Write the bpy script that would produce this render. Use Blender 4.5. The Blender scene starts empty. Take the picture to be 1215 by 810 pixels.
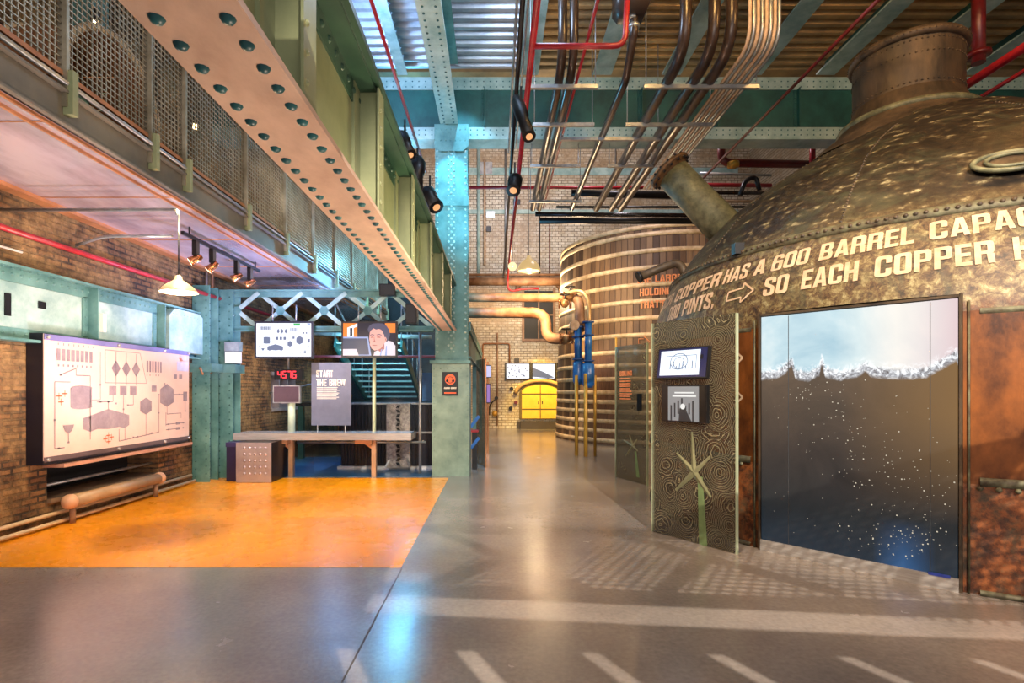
import bpy, math, random
from mathutils import Vector, Matrix
random.seed(7)
S = bpy.context.scene
COL = S.collection
PI = math.pi
F, CX, CY, EYE = 640.0, 588.0, 462.0, 1.6     # focal length in pixels, vanishing point, eye height

def V(*a): return Vector(a)
def at(px, py, Y):            # a measured pixel at a known depth -> point
    return V((px-CX)*Y/F, Y, EYE+(CY-py)*Y/F)
def onx(px, py, X):           # a measured pixel on a wall of known X
    Y = F*X/(px-CX); return V(X, Y, EYE+(CY-py)*Y/F)

# ------------------------------------------------------------------ meshes
class MB:
    def __init__(s): s.v=[]; s.f=[]; s.m=[]; s.sm=[]; s.mi=0; s.smooth=False
    def face(s, idx):
        s.f.append(tuple(idx)); s.m.append(s.mi); s.sm.append(s.smooth)
    def mat(s, i): s.mi=i; return s
    def quad(s, a, b, c, d):
        n=len(s.v); s.v+= [Vector(a),Vector(b),Vector(c),Vector(d)]; s.face((n,n+1,n+2,n+3)); return s
    def poly(s, pts):
        n=len(s.v); s.v+=[Vector(p) for p in pts]; s.face(range(n,n+len(pts))); return s
    def obox(s, c, ax, ay, az):      # centre, three half-vectors
        n=len(s.v)
        for k in (-1,1):
            for j in (-1,1):
                for i in (-1,1):
                    s.v.append(c+ax*i+ay*j+az*k)
        for q in ((0,2,3,1),(4,5,7,6),(0,1,5,4),(2,6,7,3),(0,4,6,2),(1,3,7,5)):
            s.face([n+i for i in q])
        return s
    def box(s, x0,x1,y0,y1,z0,z1):
        return s.obox(V((x0+x1)/2,(y0+y1)/2,(z0+z1)/2), V(abs(x1-x0)/2,0,0), V(0,abs(y1-y0)/2,0), V(0,0,abs(z1-z0)/2))
    def bar(s, a, b, w, h, up=(0,0,1)):   # box bar from a to b, width w, height h
        a=Vector(a); b=Vector(b); d=b-a; L=d.length; d=d/L
        u=Vector(up)
        if abs(d.dot(u))>.98: u=V(0,1,0)
        x=d.cross(u).normalized(); u=x.cross(d).normalized()
        return s.obox((a+b)/2, d*(L/2), x*(w/2), u*(h/2))
    def ring(s, c, x, y, r, n, r2=None):
        k=len(s.v)
        for i in range(n):
            t=2*PI*i/n; s.v.append(c+x*(r*math.cos(t))+y*((r2 or r)*math.sin(t)))
        return k
    def tube(s, pts, r, n=10, cap=True, closed=False):
        pts=[Vector(p) for p in pts]; rs=r if isinstance(r,(list,tuple)) else [r]*len(pts)
        sm=s.smooth; s.smooth=True
        prev=None; ks=[]; N=len(pts)
        for i,p in enumerate(pts):
            if closed: d=(pts[(i+1)%N]-pts[i-1])
            elif i==0: d=pts[1]-p
            elif i==N-1: d=p-pts[i-1]
            else: d=(pts[i+1]-p).normalized()+(p-pts[i-1]).normalized()
            d.normalize()
            if prev is None:
                u=V(0,0,1) if abs(d.z)<.9 else V(1,0,0)
                x=d.cross(u).normalized()
            else:
                x=(prev-d*prev.dot(d)).normalized()
            prev=x; y=d.cross(x)
            ks.append(s.ring(p,x,y,rs[i],n))
        M=N if closed else N-1
        for i in range(M):
            a=ks[i]; b=ks[(i+1)%N]
            for j in range(n):
                s.face((a+j,a+(j+1)%n,b+(j+1)%n,b+j))
        s.smooth=False
        if cap and not closed:
            s.face([ks[0]+j for j in range(n)][::-1]); s.face([ks[-1]+j for j in range(n)])
        s.smooth=sm
        return s
    def pipe(s, pts, r, bend=None, n=10):      # tube with rounded corners
        pts=[Vector(p) for p in pts]; out=[pts[0]]
        for i in range(1,len(pts)-1):
            p=pts[i]; a=pts[i-1]-p; b=pts[i+1]-p
            k=min(bend or 3*r, a.length*.49, b.length*.49)
            A=p+a.normalized()*k; B=p+b.normalized()*k
            for t in (0,.2,.4,.6,.8,1): out.append(A*(1-t)**2+p*2*t*(1-t)+B*t*t)
        out.append(pts[-1])
        return s.tube(out, r, n)
    def cyl(s, a, b, r, n=16): return s.tube([a,b], r, n)
    def lathe(s, prof, c=(0,0,0), n=32, a0=0, a1=2*PI):   # prof = [(r,z)]
        c=Vector(c); full=abs(a1-a0-2*PI)<1e-6; m=n if full else n+1
        ks=[]
        for r,z in prof:
            k=len(s.v); ks.append(k)
            for i in range(m):
                t=a0+(a1-a0)*i/n; s.v.append(c+V(r*math.cos(t), r*math.sin(t), z))
        sm=s.smooth; s.smooth=True
        for a,b in zip(ks,ks[1:]):
            for j in range(n): s.face((a+j,a+(j+1)%m,b+(j+1)%m,b+j))
        s.smooth=sm
        return s
    def rivet(s, p, nrm, r, n=7):
        nrm=Vector(nrm).normalized(); u=V(0,0,1) if abs(nrm.z)<.9 else V(1,0,0)
        x=nrm.cross(u).normalized(); y=nrm.cross(x)
        sm=s.smooth; s.smooth=True
        a=s.ring(p,x,y,r,n); b=s.ring(p+nrm*r*.5,x,y,r*.72,n); s.v.append(p+nrm*r*.75); t=len(s.v)-1
        for j in range(n):
            k=(j+1)%n; s.face((a+j,a+k,b+k,b+j)); s.face((b+j,b+k,t))
        s.smooth=sm
        return s
    def ball(s, c, r, n=14, m=8, sz=1.0):
        return s.lathe([(max(1e-4,r*math.sin(PI*i/m)), -r*sz*math.cos(PI*i/m)) for i in range(m+1)], c, n)
    def disk(s, c, x, y, r, n=24, r2=None):
        k=s.ring(Vector(c),Vector(x),Vector(y),r,n,r2); s.face(range(k,k+n)); return s
    def merge(s, vs, fs):
        n=len(s.v); s.v+=vs
        for f in fs: s.face([n+i for i in f])
        return s
    def build(s, name, mats, parent=None, origin=None):
        me=bpy.data.meshes.new(name)
        if parent is not None: o0=parent.matrix_world.translation if parent.parent is None else parent.matrix_world.translation
        if origin is not None: org=Vector(origin)
        elif parent is not None: org=WP(parent)
        else:
            xs=[p.x for p in s.v]; ys=[p.y for p in s.v]; zs=[p.z for p in s.v]
            org=V((min(xs)+max(xs))/2,(min(ys)+max(ys))/2,min(zs))
        me.from_pydata([tuple(p-org) for p in s.v],[],s.f)
        if not isinstance(mats,(list,tuple)): mats=[mats]
        for m in mats: me.materials.append(m)
        me.polygons.foreach_set('material_index', s.m)
        me.polygons.foreach_set('use_smooth', s.sm)
        me.update()
        o=bpy.data.objects.new(name, me); COL.objects.link(o)
        if parent is not None:
            o.parent=parent; o.location=org-WP(parent)
        else: o.location=org
        return o
def WP(o):
    p=Vector(o.location)
    while o.parent is not None: o=o.parent; p=p+Vector(o.location)
    return p
def tag(o, label, cat, group=None):
    o['label']=label; o['category']=cat
    if group: o['group']=group
    return o
def thing(name, label, cat, loc, group=None):
    o=bpy.data.objects.new(name,None); COL.objects.link(o); o.location=loc; o.empty_display_size=.1
    return tag(o,label,cat,group)
def struct(o): o['kind']='structure'; return o
def copy_thing(o, loc, label=None):
    c=o.copy(); COL.objects.link(c); c.location=loc
    if label: c['label']=label
    for ch in list(o.children):
        d=ch.copy(); COL.objects.link(d); d.parent=c
        for g in list(ch.children):
            e=g.copy(); COL.objects.link(e); e.parent=d
    return c

# ------------------------------------------------------------------ lettering
def _r(x0,y0,x1,y1): return ('q',[(x0,y0),(x1,y0),(x1,y1),(x0,y1)])
_O=[(0,.12,.34,.2),(0,.88,.34,.8),(.06,.95,.36,.83),(.2,1,.4,.84),(.8,1,.6,.84),(.94,.95,.64,.83),(1,.88,.66,.8),(1,.12,.66,.2),(.94,.05,.64,.17),(.8,0,.6,.16),(.2,0,.4,.16),(.06,.05,.36,.17),(0,.12,.34,.2)]
_C=[(1,.37,.66,.37)]+_O[7:]+_O[1:7]+[(1,.63,.66,.63)]
_UP=[(.3,1,.3,.84),(.8,1,.58,.84),(.94,.96,.64,.83),(1,.88,.66,.79)]
_PB=_UP+[(1,.54,.66,.6),(.94,.46,.64,.57),(.8,.42,.58,.56),(.3,.42,.3,.56)]
GLYPH={'O':(1,[('s',_O)]),'0':(1,[('s',_O)]),'C':(1,[('s',_C)]),'G':(1,[('s',_C),_r(.5,.36,1,.5),_r(.66,.1,1,.4)]),
'S':(1,[('s',[(0,.34,.34,.34),(0,.12,.34,.2),(.06,.05,.36,.17),(.2,0,.4,.16),(.8,0,.6,.16),(.94,.05,.64,.17),(1,.12,.66,.2),(1,.38,.66,.34),(.9,.48,.6,.4),(.4,.66,.1,.55),(.34,.72,0,.66),(.34,.8,0,.88),(.36,.83,.06,.95),(.4,.84,.2,1),(.6,.84,.8,1),(.64,.83,.94,.95),(.66,.8,1,.88),(.66,.67,1,.67)])]),
'6':(1,[('s',[(x,y*.62,u,v*.62 if v<.5 else .62-(1-v)*1.0) for x,y,u,v in _O]),('s',[(0,.3,.34,.3),(0,.88,.34,.8),(.2,1,.4,.84),(.8,1,.6,.84),(1,.88,.66,.8),(1,.71,.66,.71)])]),
'A':(1.04,[('q',[(0,0),(.31,0),(.58,1),(.3,1)]),('q',[(1,0),(.69,0),(.42,1),(.7,1)]),_r(.24,.17,.76,.33)]),
'B':(1,[_r(0,0,.33,1),('s',_UP[:3]+[(.97,.88,.66,.79),(.97,.62,.66,.64),(.84,.5,.58,.58),(.3,.5,.3,.58)]),('s',[(.3,.52,.3,.42),(.86,.5,.58,.42),(1,.38,.66,.37),(1,.12,.66,.2),(.94,.05,.64,.17),(.8,0,.58,.16),(.3,0,.3,.16)])]),
'D':(1,[_r(0,0,.33,1),('s',_UP+[(1,.12,.66,.2),(.94,.05,.64,.17),(.8,0,.58,.16),(.3,0,.3,.16)])]),
'E':(.86,[_r(0,0,.38,1),_r(0,0,1,.17),_r(0,.42,.93,.58),_r(0,.83,1,1)]),'L':(.82,[_r(0,0,.4,1),_r(0,0,1,.17)]),'T':(.9,[_r(.31,0,.69,1),_r(0,.83,1,1)]),
'H':(1,[_r(0,0,.33,1),_r(.67,0,1,1),_r(.3,.41,.7,.58)]),'I':(.38,[_r(0,0,.92,1)]),
'K':(1.02,[_r(0,0,.33,1),('q',[(.25,.35),(.5,.55),(1,1),(.66,1)]),('q',[(.7,0),(1,0),(.6,.68),(.36,.5)])]),
'N':(1,[_r(0,0,.31,1),_r(.69,0,1,1),('q',[(.0,1),(.3,1),(1,0),(.7,0)])]),'M':(1.3,[_r(0,0,.25,1),_r(.75,0,1,1),('q',[(0,1),(.3,1),(.58,.1),(.42,.1)]),('q',[(1,1),(.7,1),(.42,.1),(.58,.1)])]),
'P':(.96,[_r(0,0,.34,1),('s',_PB)]),'R':(1,[_r(0,0,.33,1),('s',_PB),('q',[(.66,0),(1,0),(.98,.42),(.6,.5)])]),
'U':(1,[('s',[(0,1,.33,1),(0,.12,.33,.2),(.2,0,.4,.16),(.8,0,.6,.16),(1,.12,.67,.2),(1,1,.67,1)])]),'V':(1,[('q',[(0,1),(.31,1),(.6,0),(.34,0)]),('q',[(1,1),(.69,1),(.4,0),(.66,0)])]),
'W':(1.45,[('q',[(0,1),(.22,1),(.36,0),(.16,0)]),('q',[(.5,1),(.4,.95),(.18,0),(.36,0)]),('q',[(.5,1),(.6,.95),(.82,0),(.64,0)]),('q',[(1,1),(.78,1),(.64,0),(.84,0)])]),
'Y':(1,[('q',[(0,1),(.33,1),(.62,.45),(.36,.4)]),('q',[(1,1),(.67,1),(.38,.45),(.64,.4)]),_r(.34,0,.66,.5)]),
',':(.34,[('q',[(0,.2),(1,.2),(.8,0),(.1,-.14)])]),"'":(.3,[('q',[(.1,.62),(.8,.62),(1,1),(0,1)])])}
def letters(txt, w, h, bold=0):        # condensed heavy capitals drawn from plates and strips
    vs=[];fs=[];x=0
    for ch in txt:
        if ch==' ': x+=.36; continue
        gw,parts=GLYPH[ch]; g=gw*.56
        for kind,pts in parts:
            if kind=='q':
                n=len(vs); vs+=[(x+p*g,q) for p,q in pts]; fs.append(tuple(range(n,n+len(pts))))
            else:
                for (a,b,c,d),(e,f_,g2,h2) in zip(pts,pts[1:]):
                    n=len(vs); vs+=[(x+a*g,b),(x+e*g,f_),(x+g2*g,h2),(x+c*g,d)]; fs.append((n,n+1,n+2,n+3))
        x+=g+.075
    W_=x-.075
    return [(p/W_*w,q*h) for p,q in vs],fs
class Plane:                     # a flat drawing surface: origin, right, up, normal
    def __init__(s, o, u, v, off=.002):
        s.o=Vector(o); s.u=Vector(u).normalized(); s.v=Vector(v).normalized(); s.n=s.u.cross(s.v); s.off=off
    def p(s,a,b,k=1): return s.o+s.u*a+s.v*b+s.n*(s.off*k)
    def rect(s,mb,a0,b0,a1,b1,k=1): mb.quad(s.p(a0,b0,k),s.p(a1,b0,k),s.p(a1,b1,k),s.p(a0,b1,k))
    def line(s,mb,pts,w,k=1):
        for (a,b),(c,d) in zip(pts,pts[1:]):
            L=math.hypot(c-a,d-b) or 1; nx,ny=-(d-b)/L*w/2,(c-a)/L*w/2
            mb.quad(s.p(a-nx,b-ny,k),s.p(c-nx,d-ny,k),s.p(c+nx,d+ny,k),s.p(a+nx,b+ny,k))
    def poly(s,mb,pts,k=1): mb.poly([s.p(a,b,k) for a,b in pts])
    def disk(s,mb,a,b,r,k=1,n=20,r2=None): mb.disk(s.p(a,b,k),s.u,s.v,r,n,r2)
    def ringl(s,mb,a,b,r,w,k=1,n=24,r2=None):
        r2=r2 or r
        s.line(mb,[(a+r*math.cos(2*PI*i/n),b+r2*math.sin(2*PI*i/n)) for i in range(n+1)],w,k)
    def text(s,mb,txt,a,b,w,h,bold=.03,k=1):
        vs,fs=letters(txt,w,h,bold); mb.merge([s.p(a+x,b+y,k) for x,y in vs],fs)

# ------------------------------------------------------------------ materials
def lin(c): return tuple(((x/255)/12.92 if x/255<=.04045 else ((x/255+.055)/1.055)**2.4) for x in c)
def newmat(name):
    m=bpy.data.materials.new(name); m.use_nodes=True; nt=m.node_tree; nt.nodes.clear()
    out=nt.nodes.new('ShaderNodeOutputMaterial'); b=nt.nodes.new('ShaderNodeBsdfPrincipled')
    nt.links.new(b.outputs[0],out.inputs[0]); return m,nt,b
def pos(nt, scale=(1,1,1)):
    g=nt.nodes.new('ShaderNodeNewGeometry'); mp=nt.nodes.new('ShaderNodeMapping'); mp.inputs['Scale'].default_value=scale
    nt.links.new(g.outputs['Position'],mp.inputs[0]); return mp.outputs[0]
def noise(nt, vec, sc, det=6, rough=.6, dist=0):
    n=nt.nodes.new('ShaderNodeTexNoise'); n.inputs['Scale'].default_value=sc; n.inputs['Detail'].default_value=det
    n.inputs['Roughness'].default_value=rough; n.inputs['Distortion'].default_value=dist
    nt.links.new(vec,n.inputs['Vector']); return n.outputs['Fac']
def ramp(nt, fac, stops):
    r=nt.nodes.new('ShaderNodeValToRGB'); e=r.color_ramp.elements
    while len(e)<len(stops): e.new(.5)
    for i,(p,c) in enumerate(stops): e[i].position=p; e[i].color=(*c,1) if len(c)==3 else c
    nt.links.new(fac,r.inputs[0]); return r.outputs[0]
def mix(nt, f, a, b, mode='MIX'):
    m=nt.nodes.new('ShaderNodeMix'); m.data_type='RGBA'; m.blend_type=mode
    for s,v in ((m.inputs[0],f),(m.inputs[6],a),(m.inputs[7],b)):
        if isinstance(v,(int,float)): s.default_value=v
        elif isinstance(v,tuple): s.default_value=(*v,1) if len(v)==3 else v
        else: nt.links.new(v,s)
    return m.outputs[2]
def bump(nt, b, h, st=.3, d=.02):
    n=nt.nodes.new('ShaderNodeBump'); n.inputs['Strength'].default_value=st; n.inputs['Distance'].default_value=d
    nt.links.new(h,n.inputs['Height']); nt.links.new(n.outputs[0],b.inputs['Normal'])
def M(name, c, c2=None, rough=.5, metal=0, sc=3, bmp=.15, stretch=(1,1,1), third=None, lo=.35, hi=.65, spec=None):
    m,nt,b=newmat(name); c=lin(c)
    b.inputs['Roughness'].default_value=rough; b.inputs['Metallic'].default_value=metal
    if spec is not None: b.inputs['Specular IOR Level'].default_value=spec
    c2=lin(c2) if c2 else tuple(x*.72 for x in c)
    p=pos(nt,stretch); f=noise(nt,p,sc,8,.65)
    st=[(lo,c2),(hi,c)]
    if third: st.append((min(.99,hi+.12),lin(third)))
    col=ramp(nt,f,st); nt.links.new(col,b.inputs['Base Color'])
    if bmp: bump(nt,b,noise(nt,p,sc*6,4),bmp,.01)
    return m
def E(name, c, s=1.0):
    if s<=1.6: s*=.78
    m,nt,b=newmat(name); c=lin(c); b.inputs['Base Color'].default_value=(0,0,0,1)
    b.inputs['Roughness'].default_value=.3; b.inputs['Emission Color'].default_value=(*c,1); b.inputs['Emission Strength'].default_value=s
    return m
def brick(name, cols, mortar, uax, w=.22, h=.075, grime=None, rough=.8, gsc=.8, msize=.012, bst=.5, vary=.5):
    m,nt,b=newmat(name); b.inputs['Roughness'].default_value=rough
    g=nt.nodes.new('ShaderNodeNewGeometry'); sp=nt.nodes.new('ShaderNodeSeparateXYZ'); cb=nt.nodes.new('ShaderNodeCombineXYZ')
    nt.links.new(g.outputs['Position'],sp.inputs[0]); nt.links.new(sp.outputs[uax],cb.inputs[0]); nt.links.new(sp.outputs[2],cb.inputs[1])
    t=nt.nodes.new('ShaderNodeTexBrick'); t.inputs['Scale'].default_value=1; t.inputs['Brick Width'].default_value=w
    t.inputs['Row Height'].default_value=h; t.inputs['Mortar Size'].default_value=msize; t.inputs['Mortar Smooth'].default_value=.4
    t.inputs['Color1'].default_value=(*lin(cols[0]),1); t.inputs['Color2'].default_value=(*lin(cols[1]),1); t.inputs['Mortar'].default_value=(*lin(mortar),1)
    nt.links.new(cb.outputs[0],t.inputs['Vector'])
    p=pos(nt)
    c=mix(nt, ramp(nt,noise(nt,p,gsc,8,.7),[(.42,(0,0,0)),(.62,(1,1,1))]), t.outputs['Color'], lin(grime or cols[0]))
    c=mix(nt, vary, c, ramp(nt,noise(nt,p,9,5,.7),[(.3,(.25,.25,.25)),(.7,(1,1,1))]), 'MULTIPLY')
    nt.links.new(c,b.inputs['Base Color'])
    mm=nt.nodes.new('ShaderNodeMath'); mm.operation='MULTIPLY_ADD'; mm.inputs[1].default_value=-1.; 
    nt.links.new(t.outputs['Fac'],mm.inputs[0]); nt.links.new(noise(nt,p,25,4),mm.inputs[2])
    bump(nt,b,mm.outputs[0],bst,.02)
    return m

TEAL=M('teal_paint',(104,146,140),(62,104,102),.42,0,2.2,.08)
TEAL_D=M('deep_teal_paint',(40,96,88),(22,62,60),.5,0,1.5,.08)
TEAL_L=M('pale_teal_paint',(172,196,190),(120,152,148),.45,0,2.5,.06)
SAGE=M('sage_green_paint',(146,150,112),(112,122,88),.45,0,1.3,.06)
SAGE_D=M('dark_green_paint',(52,84,66),(34,60,50),.4,0,2,.06)
SALMON=M('salmon_primer',(210,182,164),(168,140,124),.5,0,2.6,.08,(1,.5,1))
TEALRIV=M('rivet_teal',(40,104,108),(24,70,78),.4,0,4,.05)
GREYP=M('grey_fascia_paint',(118,112,98),(84,82,76),.5,0,1.2,.05)
SOFFIT=M('soffit_panel',(226,216,224),(164,146,154),.22,.5,1.3,.05,(1,.35,1))
OAK=M('timber_rail',(176,120,76),(140,90,54),.5)
WIRE=M('mesh_wire',(186,178,158),(140,132,112),.4,.6)
STEEL=M('brushed_steel',(214,210,206),(184,180,176),.25,.6,4,.03,(1,1,12))
GALV=M('galvanised_steel',(176,180,182),(140,144,148),.35,.7,6,.04)
DARK=M('black_metal',(26,26,30),(16,16,18),.4,.3,4,.03)
BLACKP=M('black_glossy_pipe',(44,34,32),(24,20,20),.18,.2,5,.03)
BRONZEP=M('brown_glossy_pipe',(70,52,42),(34,26,22),.28,.1,5,.03)
RED=M('red_pipe_paint',(170,34,44),(130,22,32),.35,0,4,.04)
DKRED=M('dark_red_pipe_paint',(110,26,28),(74,18,20),.35,0,4,.04)
PIPEC=M('lagged_pipe',(158,120,88),(106,70,46),.55,0,3,.1)
CREAM=M('cream_lettering',(204,176,148),(172,142,112),.6,0,8,.02)
ORLET=M('orange_lettering',(232,150,98),(206,120,70),.6,0,8,.02)
WHITE=M('white_enamel',(236,230,216),(214,206,190),.35,0,6,.02)
BLUEP=M('blue_enamel',(48,112,186),(30,84,150),.3,0,4,.03)
YPOST=M('brass_post',(206,160,66),(170,124,44),.4,.3,4,.04)
BRASS=M('copper_reflector',(190,130,90),(150,96,60),.25,.9,4,.02)
# ---- special materials
def floor_mat(name,c,c2,rough,crack=True):
    m,nt,b=newmat(name); p=pos(nt)
    f=noise(nt,p,.6,8,.6); col=ramp(nt,f,[(.35,lin(c2)),(.65,lin(c))])
    g=noise(nt,p,30,3,.5); col=mix(nt,.12,col,ramp(nt,g,[(.3,(0,0,0)),(.7,(1,1,1))]),'OVERLAY')
    nt.links.new(col,b.inputs['Base Color'])
    r=nt.nodes.new('ShaderNodeMapRange'); r.inputs[3].default_value=rough-.05; r.inputs[4].default_value=rough+.1
    nt.links.new(noise(nt,p,2.5,5),r.inputs[0]); nt.links.new(r.outputs[0],b.inputs['Roughness'])
    b.inputs['Specular IOR Level'].default_value=.6
    b.inputs['Coat Weight'].default_value=.5; b.inputs['Coat Roughness'].default_value=.23
    bump(nt,b,noise(nt,p,38,3,.5),.09,.012)
    return m
FLOOR=floor_mat('grey_resin_floor',(146,137,130),(112,104,100),.22)
ORANGE=floor_mat('orange_resin_floor',(243,154,4),(239,147,3),.25)
BLUEFL=floor_mat('blue_resin_floor',(46,104,150),(30,80,124),.3)
BRICKL=brick('aged_brown_brick',[(150,108,66),(92,60,38)],(62,50,38),1,.225,.075,(170,134,86),.85,1.6,.016,1.0,.85)
BRICKB=brick('glazed_cream_brick',[(232,224,204),(206,192,164)],(100,80,60),0,.26,.11,(176,150,116),.4,.5,.014,.3,.6)
BRICKU=brick('dark_brick',[(120,84,56),(90,60,40)],(60,50,40),1,.225,.075,(140,104,70),.85,1.1)

def copper():
    m,nt,b=newmat('aged_copper_skin'); p=pos(nt)
    n1=noise(nt,p,1.1,10,.7,.6); n2=noise(nt,p,7,8,.75); n3=noise(nt,p,2.3,6,.7,1.2)
    sp=nt.nodes.new('ShaderNodeSeparateXYZ'); g=nt.nodes.new('ShaderNodeNewGeometry'); nt.links.new(g.outputs['Position'],sp.inputs[0])
    low=ramp(nt,n2,[(.34,lin((36,20,14))),(.46,lin((84,46,24))),(.58,lin((140,78,36))),(.72,lin((110,92,66)))])
    n4=noise(nt,p,13,7,.75,.4); verd=ramp(nt,n4,[(.36,lin((30,22,15))),(.47,lin((78,56,34))),(.56,lin((112,98,64))),(.66,lin((150,140,104)))])
    top=ramp(nt,noise(nt,pos(nt,(1,1,1.8)),8,7,.6),[(.38,lin((18,14,11))),(.54,lin((40,31,22))),(.62,lin((76,66,46))),(.69,lin((150,142,112)))])
    def zr(a,bb):
        r=nt.nodes.new('ShaderNodeMapRange'); r.inputs[1].default_value=a; r.inputs[2].default_value=bb
        nt.links.new(sp.outputs[2],r.inputs[0]); return r.outputs[0]
    c=mix(nt,zr(2.0,2.35),low,verd); c=mix(nt,zr(3.0,3.3),c,top)
    c=mix(nt,ramp(nt,n3,[(.5,(0,0,0)),(.7,(.8,.8,.8))]),c,lin((58,62,46)))
    nt.links.new(c,b.inputs['Base Color']); b.inputs['Metallic'].default_value=.15
    r=nt.nodes.new('ShaderNodeMapRange'); r.inputs[3].default_value=.32; r.inputs[4].default_value=.62
    nt.links.new(n2,r.inputs[0]); nt.links.new(r.outputs[0],b.inputs['Roughness'])
    bump(nt,b,n2,.35,.02); return m
COPPER=copper()
COPPERD=M('dark_patinated_copper',(84,68,50),(40,32,24),.55,.15,5,.3,(1,1,.3),(120,112,86))
VERD=M('verdigris_copper',(118,118,90),(58,60,44),.55,.1,6,.3,(1,1,1),(160,160,120))
VERDTRIM=M('verdigris_edge',(104,104,80),(56,40,28),.6,.3,8,.3)
PATCH=M('polished_copper_sheet',(150,86,36),(58,32,18),.35,.5,2.2,.15,(1,1,.6),(206,140,66))
def wood_vat():
    m,nt,b=newmat('vat_staves'); g=nt.nodes.new('ShaderNodeTexCoord'); sp=nt.nodes.new('ShaderNodeSeparateXYZ')
    nt.links.new(g.outputs['Object'],sp.inputs[0])
    at2=nt.nodes.new('ShaderNodeMath'); at2.operation='ARCTAN2'; nt.links.new(sp.outputs[1],at2.inputs[0]); nt.links.new(sp.outputs[0],at2.inputs[1])
    mu=nt.nodes.new('ShaderNodeMath'); mu.operation='MULTIPLY'; mu.inputs[1].default_value=120/(2*PI)*1.0; nt.links.new(at2.outputs[0],mu.inputs[0])
    fl=nt.nodes.new('ShaderNodeMath'); fl.operation='FLOOR'; nt.links.new(mu.outputs[0],fl.inputs[0])
    fr=nt.nodes.new('ShaderNodeMath'); fr.operation='FRACT'; nt.links.new(mu.outputs[0],fr.inputs[0])
    wn=nt.nodes.new('ShaderNodeTexWhiteNoise'); wn.noise_dimensions='1D'; nt.links.new(fl.outputs[0],wn.inputs['W'])
    c=ramp(nt,wn.outputs['Value'],[(0,lin((74,52,36))),(.5,lin((112,84,58))),(1,lin((150,118,84)))])
    p=pos(nt,(1,1,.12)); c=mix(nt,.55,c,ramp(nt,noise(nt,p,14,6,.7),[(.3,(.3,.3,.3)),(.7,(1,1,1))]),'MULTIPLY')
    gap=ramp(nt,fr.outputs[0],[(0,(.12,.12,.12)),(.08,(1,1,1)),(.92,(1,1,1)),(1,(.12,.12,.12))])
    c=mix(nt,1.0,c,gap,'MULTIPLY'); nt.links.new(c,b.inputs['Base Color']); b.inputs['Roughness'].default_value=.6
    bump(nt,b,gap,.5,.02); return m
STAVES=wood_vat()
HOOP=M('vat_hoop_paint',(222,198,160),(176,146,108),.5,.1,5,.08)
def etched(name,base,line,alpha):
    m,nt,b=newmat(name); p=pos(nt)
    w=nt.nodes.new('ShaderNodeTexVoronoi'); w.inputs['Scale'].default_value=3.2; nt.links.new(mix(nt,.12,p,noise(nt,p,3,3),'ADD'),w.inputs['Vector'])
    mu=nt.nodes.new('ShaderNodeMath'); mu.operation='MULTIPLY'; mu.inputs[1].default_value=105; nt.links.new(w.outputs['Distance'],mu.inputs[0])
    si=nt.nodes.new('ShaderNodeMath'); si.operation='SINE'; nt.links.new(mu.outputs[0],si.inputs[0])
    k=ramp(nt,si.outputs[0],[(.62,(0,0,0)),(.98,(.9,.9,.9))])
    c=mix(nt,k,lin(base),lin(line)); nt.links.new(c,b.inputs['Base Color'])
    b.inputs['Roughness'].default_value=.25; b.inputs['Metallic'].default_value=.2
    r=nt.nodes.new('ShaderNodeMapRange'); r.inputs[3].default_value=alpha; r.inputs[4].default_value=.97
    nt.links.new(k,r.inputs[0]); nt.links.new(r.outputs[0],b.inputs['Alpha'])
    bump(nt,b,si.outputs[0],.25,.01); return m
ETCH=etched('etched_swirl_glass',(66,62,52),(142,134,106),.5)
def glass(name,tint,a):
    m,nt,b=newmat(name); b.inputs['Base Color'].default_value=(*lin(tint),1); b.inputs['Roughness'].default_value=.05
    b.inputs['Alpha'].default_value=a; b.inputs['Specular IOR Level'].default_value=.8; return m
GLASS=glass('clear_glass',(8,22,26),.10)
BGLASS=glass('blue_glass',(40,120,150),.35)
def corr(name,c,c2,sc=1):
    return M(name,c,c2,.35,.4,1.4,.03)
DECK=corr('corrugated_deck',(186,190,196),(136,142,152))
DECKY=M('yellow_deck',(196,160,104),(130,110,78),.45,.25,1.1,.03)  # yellower sheet colour than the grey deck

# ================================================================== the setting
XL=-5.25; YB=22.3
o=MB().box(-6,14,-4,24,-.2,0).build('floor',FLOOR); struct(o)
o=MB().box(XL,-.85,4.85,9.75,-.05,.004).build('floor_orange',ORANGE); struct(o)
o=MB().box(XL,-1.2,9.9,12.8,-.05,.005).build('floor_blue',BLUEFL); struct(o)
m=MB().box(-.845,-.835,-1,4.85,-.01,.002); o=m.build('trim_floor_joint',M('floor_joint',(84,78,74),None,.6)); struct(o)
# left wall with opening for the recess under the board (Y 6.35..8.9, z .22...75)
m=MB(); X0=XL-.5
m.box(X0,XL,-4,6.31,0,8); m.box(X0,XL,8.4,12.6,0,8); m.box(X0,XL,6.31,8.4,0,.31); m.box(X0,XL,6.31,8.4,.70,8); m.box(X0-.1,X0,6.2,8.5,.2,.8)
m.box(X0,XL,14.2,YB,0,8); m.box(X0,XL,12.6,14.2,0,1.1); m.box(X0,XL,12.6,14.2,2.0,8)
struct(m.build('wall_left',BRICKL))
m=MB().box(X0,X0+.02,6.31,8.4,.32,.70); m.box(X0,XL-.06,6.31,8.4,.68,.70); struct(m.build('trim_recess_shade',M('recess_shade',(22,20,22),(14,14,16),.8)))  # near-black sheets put the recess's shade into their colour
m=MB().box(-6,14,YB,YB+.4,0,14); struct(m.build('wall_back',BRICKB))
m=MB().box(10.5,11,-4,YB,0,14); struct(m.build('wall_right',BRICKB))
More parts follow.
